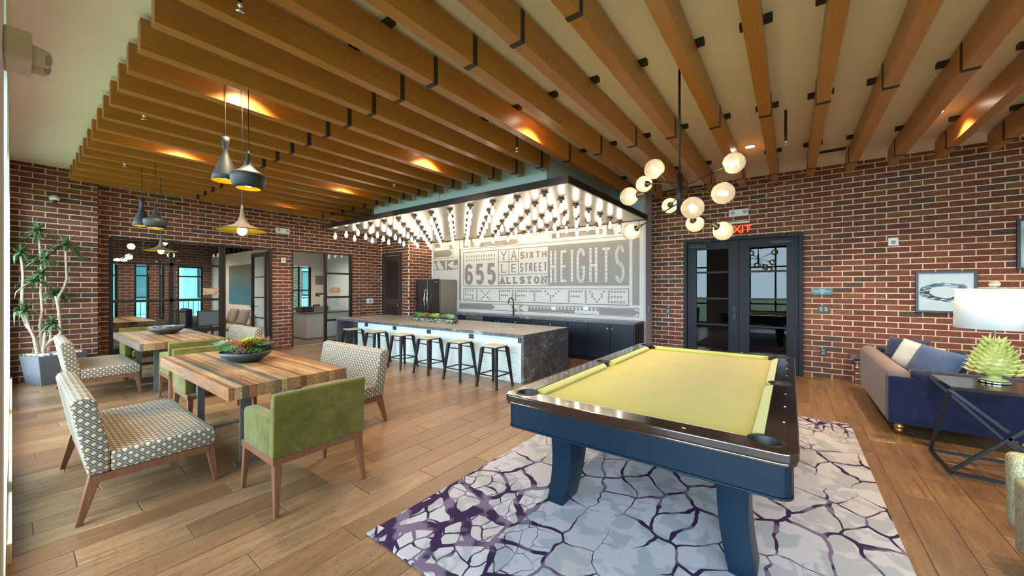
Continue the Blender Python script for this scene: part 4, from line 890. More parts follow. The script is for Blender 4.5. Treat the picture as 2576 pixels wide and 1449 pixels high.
# ================================================================ TALL PLANTER with dracaena
pc = Vector((-9.478, .412, 0)); t = thing('tall_planter', 'tapered dark grey square planter in the corner by the left brick pier', 'planter', pc)
A = [(-9.20 - pc.x, .27 - pc.y), (-9.36 - pc.x, .69 - pc.y), (-9.756 - pc.x, .545 - pc.y), (-9.60 - pc.x, .125 - pc.y)]
k = 1.22; B = [(x * k, y * k) for x, y in A]; B[2] = (A[2][0] * 1.0, A[2][1] * 1.0)
m = MB(); m.hexa([(x, y, 0) for x, y in A], [(x, y, .45) for x, y in B]); m.build('pot', simple('graphite_pot', (0.09, 0.09, 0.10), .45, vs=8), t, bevel=.004)
m = MB()
for i in range(150):
    u, v = R.uniform(-.9, .9), R.uniform(-.9, .9); x = (B[0][0] * (1 + u) * (1 + v) + B[1][0] * (1 - u) * (1 + v) + B[2][0] * (1 - u) * (1 - v) + B[3][0] * (1 + u) * (1 - v)) / 4; y = (B[0][1] * (1 + u) * (1 + v) + B[1][1] * (1 - u) * (1 + v) + B[2][1] * (1 - u) * (1 - v) + B[3][1] * (1 + u) * (1 - v)) / 4
    m.sphere((x, y, .458), R.uniform(.012, .022), 6, 4, .7)
stuff(m.build('pebbles', simple('white_pebble', (.6, .56, .5), .7), t, True))
tr = thing('dracaena_plant', 'multi-stemmed dracaena with spiky green leaf heads standing in the tall planter', 'plant', (pc.x, pc.y, .46))
def P3(px, py, x): p = atX(px, py, x); return p - Vector((pc.x, pc.y, .46))
STEM = [[(103, 884), (104, 850), (100, 820), (106, 780), (103, 735), (105, 690), (103, 660), (100, 620), (97, 592)], [(92, 886), (86, 850), (74, 825), (66, 800), (60, 788)], [(108, 884), (112, 850), (113, 835)], [(98, 884), (92, 850), (80, 838), (64, 815)], [(110, 880), (125, 860), (152, 838), (150, 790), (148, 745), (160, 725), (168, 700), (166, 660), (165, 632)], [(70, 826), (56, 790), (56, 740), (58, 700), (56, 668), (52, 645)], [(122, 884), (127, 850), (128, 832)], [(150, 800), (146, 770), (140, 745)]]
M_TRUNK = simple('pale_trunk', (0.46, 0.33, 0.25), .8, vs=25, var=.3, bumps=.4)
for i, st in enumerate(STEM):
    xx = -9.50 + .05 * ((i * 37) % 5 - 2); pts = [P3(px, py, xx) for px, py in st]; n = len(pts)
    if i in (0, 1, 3, 4): pts.insert(0, Vector((pts[0].x * .6, pts[0].y * .8, .0)))
    elif i in (2, 6): pts.insert(0, Vector((pts[0].x * .6, pts[0].y * .8, .0)))
    m = MB().tube(pts, [.021 - .007 * q / max(1, len(pts) - 1) for q in range(len(pts))], 8); m.build('stem', M_TRUNK, tr, True)
M_DRAC = leafy((.030, .075, .028), (.12, .19, .06), 'dracaena_leaf', .45)
for i, (px, py, s) in enumerate([(95, 585, .9), (51, 636, .95), (165, 618, 1.1), (112, 652, .9), (92, 708, 1.0), (139, 738, 1.0), (60, 782, .95), (132, 815, .8), (103, 690, .7)]):
    c = P3(px, py, -9.50 + .06 * ((i * 31) % 5 - 2)); m = MB()
    for q in range(46):
        a = R.uniform(0, 2 * PI); el = R.uniform(-.1, 1.35); L = .27 * s * R.uniform(.7, 1.15); d = Vector((math.cos(a) * math.cos(el), math.sin(a) * math.cos(el), math.sin(el))); sd = Vector((-math.sin(a), math.cos(a), 0)); w = .017
        prev = None; vs = []; N_ = 5
        for j in range(N_):
            f = j / (N_ - 1); p = c + d * L * f + Vector((0, 0, -(f ** 2) * L * .75 * math.cos(el) - .02 * f)); ww = w * (1.1 - f ** 2 * 1.05) * (.5 + 1.2 * min(f * 3, 1) * .5)
            if p.x + pc.x < -9.83: p.x = -9.83 - pc.x
            if p.y + pc.y < .02: p.y = .02 - pc.y
            vs += [p - sd * ww, p + sd * ww]
        m.add(vs, [(2 * j, 2 * j + 1, 2 * j + 3, 2 * j + 2) for j in range(N_ - 1)])
    m.build('leaf_head', M_DRAC, tr)
# ================================================================ RUG
def rug_mat():
    t = NT('branch_pattern_rug'); P = t.n('TexCoord').outputs['Object']; wn = t.noise(P, 2.2, 3, .5, 0, 1)
    wv = t.n('VectorMath', operation='MULTIPLY_ADD'); t.put(wv.inputs[0], wn); wv.inputs[1].default_value = (.28, .28, 0); t.put(wv.inputs[2], P)
    m0 = t.n('Mapping'); t.put(m0.inputs['Vector'], wv.outputs[0]); m0.inputs['Scale'].default_value = (1.0, .72, 1)
    vo = t.n('TexVoronoi', feature='DISTANCE_TO_EDGE', voronoi_dimensions='2D', ins={'Scale': 4.6, 'Randomness': 1.0}); t.put(vo.inputs['Vector'], m0.outputs[0])
    v1 = t.n('TexVoronoi', feature='SMOOTH_F1', voronoi_dimensions='2D', ins={'Scale': 4.6}); t.put(v1.inputs['Vector'], m0.outputs[0])
    v2 = t.n('TexVoronoi', feature='DISTANCE_TO_EDGE', voronoi_dimensions='2D', ins={'Scale': 9.5}); t.put(v2.inputs['Vector'], m0.outputs[0])
    sp = t.n('SeparateXYZ'); t.put(sp.inputs[0], P)
    # denser weave toward the two dark corners, open ground in between
    dA = t.math('SQRT', t.math('ADD', t.math('POWER', t.math('ADD', sp.outputs[0], 1.15), 2), t.math('POWER', t.math('MULTIPLY', t.math('ADD', sp.outputs[1], 1.95), .85), 2)))
    A = t.math('MAXIMUM', t.math('SUBTRACT', 1.0, t.math('DIVIDE', dA, 1.25)), 0)
    dB = t.math('ABSOLUTE', t.math('SUBTRACT', sp.outputs[1], 1.95)); B = t.math('MAXIMUM', t.math('SUBTRACT', 1.0, t.math('DIVIDE', dB, .55)), 0)
    low = t.noise(P, .95, 2, .5); base = t.ramp(low, [(0.42, (0, 0, 0)), (0.55, (1, 1, 1))])
    thick = t.math('ADD', t.math('MULTIPLY', base, .046), t.math('MULTIPLY', t.math('ADD', A, t.math('MULTIPLY', B, .7)), .125))
    thick = t.math('MULTIPLY', thick, t.math('ADD', .55, t.noise(P, 3.5, 2)))
    line = t.math('LESS_THAN', vo.outputs[0], thick); dense = t.math('MAXIMUM', A, B)
    line2 = t.math('LESS_THAN', v2.outputs[0], t.math('MULTIPLY', t.math('SUBTRACT', dense, .22), .11)); line = t.math('MAXIMUM', line, line2)
    cell = t.n('SeparateColor', ins={'Color': v1.outputs['Color']}).outputs[0]; blot = t.ramp(t.noise(P, 5.5, 3, .5, .6), [(0.50, (0, 0, 0)), (0.54, (1, 1, 1))])
    fib = t.noise(P, 240, 2)
    g = t.mix(t.math('MULTIPLY', blot, .55), (.38, .355, .385), (.19, .215, .235)); g = t.mix(t.math('MULTIPLY', t.ramp(cell, [(.4, (0, 0, 0)), (.9, (1, 1, 1))]), .35), g, (.36, .31, .28))
    pur = t.mix(t.ramp(t.noise(P, 6, 2), [(.48, (0, 0, 0)), (.56, (1, 1, 1))]), (.030, .014, .045), (.135, .098, .150))
    c = t.mix(line, g, pur); c = t.mix(.16, c, fib, 'OVERLAY'); t.pbsdf(c, .95, 0, .1, t.bump(fib, .4, .004)); return t.m
rg = MB().box((-1.295, -2.10, 0), (1.295, 2.10, .012)).build('area_rug', rug_mat(), None, bevel=.004, loc=(-.775, 3.39, .0005)); tag(rg, 'large pale rug with a dark purple branching pattern under the pool table', 'rug')
# ================================================================ POOL TABLE
px0, px1, py0, py1 = -1.54, .03, 1.95, 4.80; t = thing('pool_table', 'black pool table with chartreuse felt', 'pool table', ((px0 + px1) / 2, (py0 + py1) / 2, .0125)); hx, hy = (px1 - px0) / 2, (py1 - py0) / 2
zo = -.0125; TOP = .80 + zo
def rrect(hx, hy, r, n=6):
    out = []
    for cx, cy, a0 in ((hx - r, hy - r, 0), (-hx + r, hy - r, 90), (-hx + r, -hy + r, 180), (hx - r, -hy + r, 270)):
        out += [(cx + r * math.cos(math.radians(a0 + 90 * k / n)), cy + r * math.sin(math.radians(a0 + 90 * k / n))) for k in range(n + 1)]
    return out
def ring(mb, outer, z0, z1, inner=None):
    n = len(outer); inner = inner or []
    mb.add([(x, y, z0) for x, y in outer] + [(x, y, z1) for x, y in outer] + [(x, y, z0) for x, y in inner] + [(x, y, z1) for x, y in inner],
           [(i, (i + 1) % n, n + (i + 1) % n, n + i) for i in range(n)] + [(2 * n + (i + 1) % n, 2 * n + i, 3 * n + i, 3 * n + (i + 1) % n) for i in range(n)] + [(n + i, n + (i + 1) % n, 3 * n + (i + 1) % n, 3 * n + i) for i in range(n)] + [((i + 1) % n, i, 2 * n + i, 2 * n + (i + 1) % n) for i in range(n)])
rw = .135
m = MB(); ring(m, rrect(hx, hy, .07), TOP - .045, TOP, rrect(hx - rw, hy - rw, .0699)); rail = m.build('rail_cap', M_RAILW, t, bevel=.008, seg=3)
m = MB(); ring(m, rrect(hx - .006, hy - .006, .066), TOP - .062, TOP - .046, rrect(hx - .1, hy - .1, .0659)); m.build('rail_moulding', M_RAILW, t, bevel=.005)
m = MB(); ring(m, rrect(hx - .024, hy - .024, .06), TOP - .205, TOP - .063, rrect(hx - .07, hy - .07, .0599)); m.build('cabinet', M_POOLB, t, bevel=.004)
m = MB(); ring(m, rrect(hx - .020, hy - .020, .062), TOP - .215, TOP - .2055, rrect(hx - .08, hy - .08, .0619)); m.build('lower_moulding', M_POOLB, t, bevel=.002)
bed = MB().box((-hx + rw - .02, -hy + rw - .02, TOP - .12), (hx - rw + .02, hy - rw + .02, TOP - .040)); bed = bed.build('playing_bed', M_FELT, t)
MB().box((-hx + .08, -hy + .08, TOP - .20), (hx - .08, hy - .08, TOP - .122)).build('slate_frame', M_POOLB, t)
def cushion(a, b, nrm, c0=.045, c1=.045):       # a,b along the inner rail edge; nrm points to the bed
    a = Vector((*a, 0)); b = Vector((*b, 0)); nrm = Vector((*nrm, 0)); d = (b - a).normalized(); w = .052; z0, z1, zt = TOP - .040, TOP - .022, TOP - .002
    pr_ = [(0, z0), (w * .7, z0), (w, z1), (w * .82, TOP - .012), (0, zt)]
    va = [a + d * (c0 * q / w) + nrm * q + Vector((0, 0, z)) for q, z in pr_]; vb = [b - d * (c1 * q / w) + nrm * q + Vector((0, 0, z)) for q, z in pr_]; n = 5
    MB().add(va + vb, [tuple(range(n))[::-1], tuple(range(n, 2 * n))] + [(i, (i + 1) % n, n + (i + 1) % n, n + i) for i in range(n)]).build('cushion', M_FELT2, t)
ix, iy = hx - rw, hy - rw; g = .085
cushion((-ix, -iy + g), (-ix, -.065), (1, 0)); cushion((-ix, .065), (-ix, iy - g), (1, 0)); cushion((ix, -iy + g), (ix, -.065), (-1, 0)); cushion((ix, .065), (ix, iy - g), (-1, 0)); cushion((-ix + g, -iy), (ix - g, -iy), (0, 1)); cushion((-ix + g, iy), (ix - g, iy), (0, -1))
M_PKT = simple('black_pocket', (.010, .010, .011), .5)
cutm = MB()
for sx, sy in ((-1, -1), (1, -1), (-1, 1), (1, 1), (-1, 0), (1, 0)):
    cx, cy = (sx * (ix + .012), sy * (iy + .012)) if sy else (sx * (ix + .035), 0); r = .068 if sy else .06
    cutm.lathe([(.0005, TOP - .14), (r - .004, TOP - .14), (r - .004, TOP + .02), (.0005, TOP + .02)], 24, (cx, cy, 0), close=True)
    m = MB().lathe([(.001, TOP - .125), (r - .02, TOP - .12), (r - .006, TOP - .10), (r - .006, TOP - .004), (r - .001, TOP + .004), (r + .008, TOP + .003), (r + .010, TOP + .0005)] if sy == 0 or True else [], 24, (cx, cy, 0)); m.build('pocket', M_PKT, t, True)
cut = cutm.build('cutter', M_PKT)
for o in (rail, bed):                        # cut the pocket holes for real, then drop the cutter
    b_ = o.modifiers.new('holes', 'BOOLEAN'); b_.operation = 'DIFFERENCE'; b_.object = cut; b_.solver = 'EXACT'
cut.parent = t; bpy.context.view_layer.update(); dg_ = bpy.context.evaluated_depsgraph_get()
for o in (rail, bed):
    me_ = bpy.data.meshes.new_from_object(o.evaluated_get(dg_)); o.modifiers.clear(); o.data = me_
bpy.data.objects.remove(cut)
m = MB()
for k in (-3, -2, -1, 1, 2, 3):
    for s in (-1, 1): m.cb((s * (hx - .06), k * iy / 4, TOP + .0006), (.010, .018, .001))
for k in (-1, 0, 1):
    for s in (-1, 1): m.cb((k * ix / 2, s * (hy - .06), TOP + .0006), (.018, .010, .001))
m.build('sight_markers', simple('pearl_inlay', (.75, .72, .65), .25), t)
# arched under-aprons on the two ends and sides
for s in (-1, 1):
    n = 14; top = [(-.52 + 1.04 * k / n, TOP - .216) for k in range(n + 1)]; bot = [(x, TOP - .235 - .065 * (abs(x) / .52) ** 2) for x, _ in top[::-1]]
    MB().prism(top + bot, s * (hy - .30) - .018, s * (hy - .30) + .018, 'y').build('arched_apron', M_POOLB, t)
    top = [(-1.0 + 2.0 * k / n, TOP - .216) for k in range(n + 1)]; bot = [(x, TOP - .235 - .065 * (abs(x) / 1.0) ** 2) for x, _ in top[::-1]]
    MB().prism(top + bot, s * (hx - .27) - .018, s * (hx - .27) + .018, 'x').build('arched_apron', M_POOLB, t)
for sx in (-1, 1):
    for sy in (-1, 1):
        m = MB(); n = 8; rows = []
        for k in range(n + 1):
            f = k / n; z = (TOP - .216) * (1 - f); fl_ = .038 * f ** 2.3 - .014 * math.sin(PI * f); wx = .155 - .03 * f; wy = .27 - .06 * f; cx = sx * (hx - .268 + fl_); cy = sy * (hy - .42 + fl_ * .6)
            rows.append([(cx - wx / 2, cy - wy / 2, z), (cx + wx / 2, cy - wy / 2, z), (cx + wx / 2, cy + wy / 2, z), (cx - wx / 2, cy + wy / 2, z)])
        vs = [p for r_ in rows for p in r_]; fs = [(4 * k + q, 4 * k + 4 + q, 4 * k + 4 + (q + 1) % 4, 4 * k + (q + 1) % 4) for k in range(n) for q in range(4)] + [(0, 1, 2, 3), (4 * n + 3, 4 * n + 2, 4 * n + 1, 4 * n)]
        m.add(vs, fs); m.build('leg', M_POOLB, t, True, bevel=.004)
# ================================================================ CHESTERFIELD SOFA (faces +x)
sx0, sx1, sy0, sy1 = .80, 1.78, 5.39, 7.38
t = thing('chesterfield_sofa', 'tufted chesterfield sofa in navy and mauve velvet with turned brass feet', 'sofa', ((sx0 + sx1) / 2, (sy0 + sy1) / 2, 0)); hx, hy = (sx1 - sx0) / 2, (sy1 - sy0) / 2; H_ = .675
MB().box((-hx + .0, -hy + .16, .12), (-hx + .16, hy - .16, H_ - .075)).build('back_panel', M_MAUVE, t, bevel=.012, seg=3)
for s in (-1, 1): a, b = sorted((s * hy, s * (hy - .158))); MB().box((-hx, a, .12), (hx, b, H_ - .075)).build('arm_panel', M_NAVY if s < 0 else M_MAUVE, t, bevel=.012, seg=3)
def pleat_roll(p0, p1, r, n, mat, nm):       # channel-pleated roll along a line
    p0, p1 = Vector(p0), Vector(p1); pts = []; rr = []; K = n * 4
    for k in range(K + 1): pts.append(p0.lerp(p1, k / K)); rr.append(r * (1 - .11 * abs(math.cos(PI * k / 4))) if 0 < k < K else r * .9)
    return MB().tube(pts, rr, 16).build(nm, mat, t, True)
zr = H_ - .08
pleat_roll((-hx + .085, -hy + .02, zr), (-hx + .085, hy - .02, zr), .088, 26, M_MAUVE, 'back_roll')
pleat_roll((-hx + .17, -hy + .085, zr), (hx, -hy + .085, zr), .088, 10, M_NAVY, 'arm_roll'); pleat_roll((-hx + .17, hy - .085, zr), (hx, hy - .085, zr), .088, 10, M_NAVY, 'arm_roll')
def tufted(nm, w, h, place, mat):            # a tufted pad: grid with button dimples
    nu, nv = int(w / .028), int(h / .028); vs = []; fs = []
    for j in range(nv + 1):
        for i in range(nu + 1):
            u, v = w * i / nu, h * j / nv; a = u / .17; b = v / .15; d = 1e9
            for di in (0, 1):
                for dj in (0, 1):
                    for off in (0, .5): d = min(d, math.hypot((a - math.floor(a) - di + (off if off == 0 else .5)) if off == 0 else (a - math.floor(a) - .5), (b - math.floor(b) - dj) if off == 0 else (b - math.floor(b) - .5)))
            vs.append(place(u, v, .030 * min(1, d / .38) ** .8))
    for j in range(nv):
        for i in range(nu): q = j * (nu + 1) + i; fs.append((q, q + 1, q + nu + 2, q + nu + 1))
    return MB().add(vs, fs).build(nm, mat, t, True)
tufted('tufted_back', 2 * hy - .36, .34, lambda u, v, q: (-hx + .155 + q, -hy + .18 + u, .30 + v), M_NAVY)
tufted('tufted_arm', 2 * hx - .20, .34, lambda u, v, q: (-hx + .19 + u, hy - .155 - q, .30 + v), M_NAVY); tufted('tufted_arm', 2 * hx - .20, .34, lambda u, v, q: (-hx + .19 + u, -hy + .155 + q, .30 + v), M_NAVY)
MB().box((-hx + .161, -hy + .159, .14), (hx - .01, hy - .159, .29)).build('seat_base', M_NAVY, t, bevel=.01)
for k in range(2): a = -hy + .165 + k * (hy - .163); MB().box((-hx + .20, a, .291), (hx, a + hy - .168, .40)).build('seat_cushion', M_NAVY, t, True, bevel=.03, seg=4)
for x in (-hx + .09, hx - .09):
    for y in (-hy + .09, hy - .09): MB().lathe([(.001, 0), (.020, 0), (.024, .018), (.034, .03), (.036, .045), (.028, .055), (.040, .066), (.042, .082), (.030, .092), (.040, .105), (.042, .121), (.001, .121)], 18, (x, y, 0)).build('turned_foot', simple('gold_foot', (.48, .27, .08), .2, .9), t, True)
def pillow(nm, loc, rot, w, h, mat, label, cat='cushion', d=.075, grp=None):
    n = 12; vs = []; fs = []
    for s in (1, -1):
        for j in range(n + 1):
            for i in range(n + 1):
                u, v = i / n * 2 - 1, j / n * 2 - 1; pin = 1 - .07 * (1 - v * v if abs(u) > .99 else 0); e = ((1 - u ** 4) * (1 - v ** 4)) ** .5
                k = 1 - .06 * (1 - abs(v) ** 2) * abs(u) ** 3; l = 1 - .06 * (1 - abs(u) ** 2) * abs(v) ** 3; vs.append((u * w / 2 * k, v * h / 2 * l, s * d * e + s * .002))
    N_ = (n + 1) ** 2
    for s in (0, 1):
        for j in range(n):
            for i in range(n): q = s * N_ + j * (n + 1) + i; f = (q, q + 1, q + n + 2, q + n + 1); fs.append(f if s == 0 else f[::-1])
    B_ = [i for i in range(n + 1)] + [(n + 1) * j + n for j in range(1, n + 1)] + [n * (n + 1) + i for i in range(n - 1, -1, -1)] + [(n + 1) * j for j in range(n - 1, 0, -1)]
    for a, b in zip(B_, B_[1:] + B_[:1]): fs.append((a, a + N_, b + N_, b))
    o = MB().add(vs, fs).build(nm, mat, None, True, loc=loc); o.rotation_euler = rot; tag(o, label, cat, grp); return o
M_PILB = velvet('denim_blue_velvet', (.035, .060, .13), (.055, .085, .17)); M_PILG = simple('pale_grey_weave', (.40, .40, .40), .9, var=.15, vs=90)
pillow('cushion', (1.27, 6.15, .635), (math.radians(62), math.radians(8), math.radians(-52)), .46, .42, M_PILB, 'dusty blue velvet cushion in front on the sofa')
pillow('cushion', (1.19, 6.50, .655), (math.radians(66), math.radians(10), math.radians(-50)), .44, .40, M_PILG, 'pale grey patterned cushion between the two blue cushions')
pillow('cushion', (1.16, 6.84, .66), (math.radians(68), 0, math.radians(-45)), .44, .42, velvet('dark_navy_velvet', (.018, .022, .06), (.03, .035, .08)), 'dark navy cushion at the back corner of the sofa')
# ================================================================ SIDE TABLE + PINEAPPLE LAMP
tx0, tx1, ty0, ty1, tz = 1.03, 1.62, 4.54, 5.08, .705
t = thing('side_table', 'black metal side table with crossed struts beside the sofa', 'side table', ((tx0 + tx1) / 2, (ty0 + ty1) / 2, 0)); hx, hy = (tx1 - tx0) / 2, (ty1 - ty0) / 2
M_TTOP = simple('dark_smoked_top', (.020, .016, .017), .14, 0, .5)
MB().box((-hx, -hy, tz - .028), (hx, hy, tz)).build('tabletop', M_TTOP, t, bevel=.002)
M_TFR = simple('gunmetal_frame', (.030, .036, .042), .4, .5); w = .022; q = w / 2
for a, b in (((-hx, -hy, .011), (hx, -hy, .011)), ((-hx, hy, .011), (hx, hy, .011)), ((-hx, -hy, .011), (-hx, hy, .011)), ((hx, -hy, .011), (hx, hy, .011))): MB().bar(a, b, w).build('base_rail', M_TFR, t)
zt_ = tz - .030
for a, b in (((-hx, -hy, zt_), (-hx, hy, .02)), ((hx, hy, zt_), (hx, -hy, .02)), ((-hx, -hy, .02), (hx, -hy, zt_)), ((hx, hy, .02), (-hx, hy, zt_)), ((-hx, -hy, zt_), (.0, -hy, .40)), ((.0, -hy, .36), (hx, -hy, .02))): MB().bar(a, b, w).build('strut', M_TFR, t)
lc = (1.365, 4.93); t = thing('table_lamp', 'lime green pineapple leaf table lamp with a white drum shade on the side table', 'table lamp', (lc[0], lc[1], tz))
MB().lathe([(.001, 0), (.088, 0), (.090, .006), (.090, .022), (.080, .025), (.001, .025)], 36).build('chrome_base', M_CHROME, t, True)
M_LIME = simple('lime_ceramic', (.50, .52, .17), .25, 0, .5, var=.12, vs=8, coat=.4)
MB().lathe([(.001, .0255), (.078, .0255), (.075, .034), (.045, .04), (.035, .055), (.05, .07), (.10, .085), (.12, .12), (.10, .22), (.06, .30), (.03, .34), (.012, .36), (.001, .36)], 28).build('core', M_LIME, t, True)
nr = 9
for k in range(nr):
    z = .085 + .245 * k / (nr - 1); r0 = .125 * (1 - (k / nr) ** 1.5 * .8); n = 15 - k; L = .085 * (1 - .35 * k / nr); el = .12 + .9 * (k / nr) ** 1.2
    for j in range(n):
        a = 2 * PI * (j + .5 * (k % 2)) / n; d = Vector((math.cos(a) * math.cos(el), math.sin(a) * math.cos(el), math.sin(el))); sd = Vector((-math.sin(a), math.cos(a), 0)); up = d.cross(sd) * -1
        b = Vector((math.cos(a) * r0 * .72, math.sin(a) * r0 * .72, z)); w_ = max(.016, r0 * .30); mid = b + d * L * .55; tip = b + d * L * 1.05 + Vector((0, 0, .012))
        MB().add([b - sd * w_, b + sd * w_, mid + sd * w_ * .95, mid - sd * w_ * .95, tip, mid + up * .014, b - sd * w_ * .8 + up * -.006, b + sd * w_ * .8 + up * -.006, tip - up * .006],
                 [(0, 1, 5), (1, 2, 5), (2, 4, 5), (4, 3, 5), (3, 0, 5), (6, 8, 7), (0, 6, 7, 1), (1, 7, 2), (2, 7, 8, 4), (3, 8, 6, 0), (3, 4, 8)]).build('leaf', M_LIME, t)
MB().tube([(0, 0, .36), (0, 0, .50)], .008, 8).build('stem', M_CHROME, t)
def shade_mat():
    t_ = NT('white_drum_shade'); a = t_.n('BsdfDiffuse', ins={'Color': (.86, .88, .90)}); b = t_.n('BsdfTranslucent', ins={'Color': (.9, .9, .88)}); mx = t_.n('MixShader', ins={0: .3}); t_.t.links.new(a.outputs[0], mx.inputs[1]); t_.t.links.new(b.outputs[0], mx.inputs[2]); t_.t.links.new(mx.outputs[0], t_.out.inputs[0]); return t_.m
MB().lathe([(.228, .455), (.215, .79)], 60).build('lamp_shade', shade_mat(), t, True, solid=.003)
m = MB()
for k in range(3): a = 2 * PI * k / 3; m.tube([(0, 0, .775), (.213 * math.cos(a), .213 * math.sin(a), .785)], .002, 5)
m.build('spider', M_CHROME, t); MB().tube([(0, 0, .50), (0, 0, .80)], .004, 6).build('harp', M_CHROME, t)
MB().lathe([(.001, .80), (.012, .802), (.030, .815), (.034, .83), (.026, .845), (.008, .858), (.001, .860)], 12).build('crystal_finial', simple('crystal', (.6, .6, .6), .05, .6), t)
# ================================================================ TWEED ARMCHAIR at the right edge
t = thing('tweed_armchair', 'mustard tweed armchair cut off by the right edge', 'armchair', (1.37, 2.93, 0))
m = MB(); m.prism([(-.42, .60), (.42, .60), (.42, .16), (-.30, .06), (-.415, .20)], .28, .40, 'y'); m.build('backrest', M_TWEED, t, True, bevel=.035, seg=4)
for s in (-1, 1): a, b = sorted((s * .42, s * .30)); MB().box((a, -.40, .10), (b, .278, .50)).build('arm', M_TWEED, t, True, bevel=.03, seg=4)
MB().box((-.298, -.40, .16), (.298, .278, .34)).build('seat', M_TWEED, t, True, bevel=.03, seg=4)
for x in (-.32, .32):
    for y in (-.34, .33): MB().taper((x, y, 0), (x, y, .16), .028, .045).build('leg', M_WALNUT, t)
# ================================================================ WALL FITTINGS AND PICTURES
def text(parent, s, size, loc, rot, mat, name='lettering', ext=.0006, align='CENTER', sp=1.0):
    cu = bpy.data.curves.new(name, 'FONT'); cu.body = s; cu.size = size; cu.align_x = align; cu.align_y = 'CENTER'; cu.extrude = ext; cu.space_line = .95; cu.space_character = sp; cu.materials.append(mat)
    o = bpy.data.objects.new(name, cu); me = bpy.data.meshes.new_from_object(o); me.materials.clear(); me.materials.append(mat); bpy.data.objects.remove(o)
    o = bpy.data.objects.new(name, me); COL.objects.link(o); o.parent = parent; o.location = loc; o.rotation_euler = rot; return o
RB = (PI / 2, 0, 0); RL = (PI / 2, 0, PI / 2)
def emlight(loc, rz, label):
    t = thing('emergency_light', label, 'emergency light', loc, rz, 'white twin head emergency lights'); MB().box((-.155, -.055, -.065), (.155, 0, .065)).build('housing', M_PLAST, t, bevel=.010)
    for s in (-1, 1):
        MB().lathe([(.001, .0), (.042, .0), (.046, .01), (.030, .012)], 20).build('lamp_head', M_PLAST, t, True).matrix_local = Matrix.Translation((s * .098, -.056, 0)) @ Matrix.Rotation(PI / 2, 4, 'X')
        MB().lathe([(.001, .0), (.026, .0)], 16).build('lens', simple('lens_grey', (.35, .35, .37), .15), t).matrix_local = Matrix.Translation((s * .098, -.0685, 0)) @ Matrix.Rotation(PI / 2, 4, 'X')
    return t
emlight((-.777, YB - .003, 2.89), 0, 'white twin head emergency light above the exit sign')
p = atX(710, 578, XL); emlight((XL + .003, p.y, p.z - .03), PI / 2, 'white twin head emergency light on brick between the two glazed openings')
p = atX(935, 603, XL); emlight((XL + .003, p.y, p.z - .02), PI / 2, 'white twin head emergency light behind the hanging bulbs by the niche')
t = thing('emergency_light', 'cream emergency light high on the white wall at the left edge', 'emergency light', (-2.26, -.018, 2.36))
MB().box((-.09, 0, -.052), (.09, .062, .052)).build('housing', M_CREAM, t, bevel=.006)
for s in (-.045, .045):
    MB().tube([(s, .06, -.01), (s + .012, .098, -.018)], [.036, .030], 18).build('lamp_head', M_CREAM, t, True); MB().tube([(s + .0121, .0981, -.0182), (s + .0135, .102, -.0188)], [.020, .020], 16).build('lens', simple('lens_grey', (.35, .35, .37), .15), t)
# exit sign
t = thing('exit_sign', 'red lit EXIT sign above the double door', 'exit sign', (-.773, YB - .004, 2.59)); MB().box((-.165, -.045, .105), (.165, 0, .135)).build('bracket', M_PLAST, t); MB().box((-.155, -.026, -.11), (.155, -.020, .105)).build('acrylic_panel', glass_mat('acrylic', (.95, .8, .78), .05), t)
text(t, 'EXIT', .19, (0, -.031, -.01), RB, emitter('exit_red', (1.0, .06, .02), 3.0), ext=.002, sp=1.0)
t = thing('occupancy_sign', 'small teal MAX OCCUPANCY 84 sign right of the double door', 'sign', (.413, YB - .003, 1.441)); MB().box((-.125, -.008, -.055), (.125, 0, .055)).build('plate', simple('teal_sign', (.030, .13, .17), .4), t, bevel=.002)
for s, z in (('MAX', .030), ('OCCUPANCY', .0), ('84', -.030)): text(t, s, .034, (0, -.0085, z), RB, M_PLAST)
def plate(loc, w, h, mat, label, cat, axis='y', extra=None):
    t = thing('wall_plate' if cat != 'light switch' else 'light_switch', label, cat, loc, 0 if axis == 'y' else PI / 2); MB().box((-w / 2, -.009, -h / 2), (w / 2, 0, h / 2)).build('plate', mat, t, bevel=.002)
    if extra:
        for x, z, ww, hh, mt in extra: MB().box((x - ww / 2, -.014, z - hh / 2), (x + ww / 2, -.009, z + hh / 2)).build('insert', mt, t)
    return t
GR = simple('mid_grey', (.22, .24, .25), .5)
plate((.43, YB - .003, 1.147), .135, .12, M_BLKP, 'black double switch plate right of the double door', 'light switch', extra=[(-.032, 0, .035, .06, GR), (.032, 0, .035, .06, GR)])
plate((.425, YB - .003, .44), .08, .12, M_BLKP, 'black power outlet low on the brick right of the double door', 'outlet', extra=[(0, .026, .036, .03, GR), (0, -.026, .036, .03, GR)])
plate((-2.03, YB - .003, 1.03), .075, .12, M_BLKP, 'black outlet on the brick left of the double door', 'outlet', extra=[(0, 0, .03, .06, GR)])
plate((1.251, YB - .003, 2.21), .11, .12, M_PLAST, 'small white alarm box high on the brick above the picture', 'alarm', extra=[(0, -.01, .05, .05, GR)])
p = atX(713, 655, XL); plate((XL + .003, p.y, p.z), .10, .13, M_PLAST, 'white card reader between the two glazed openings', 'card reader', 'x', [(0, 0, .03, .05, GR)])
p = atX(930, 757, XL); plate((XL + .003, p.y, p.z), .22, .14, M_PLAST, 'white thermostat beside the office glass', 'thermostat', 'x', [(.02, 0, .08, .055, simple('lcd', (.25, .22, .16), .3))])
p = atY(1020, 723, NW); t = plate((p.x, NW - .003, p.z), .20, .09, simple('slate_sign', (.05, .07, .09), .4), 'small dark name sign right of the louvered door', 'sign'); text(t, 'STORAGE', .034, (0, -.0095, 0), RB, M_PLAST)
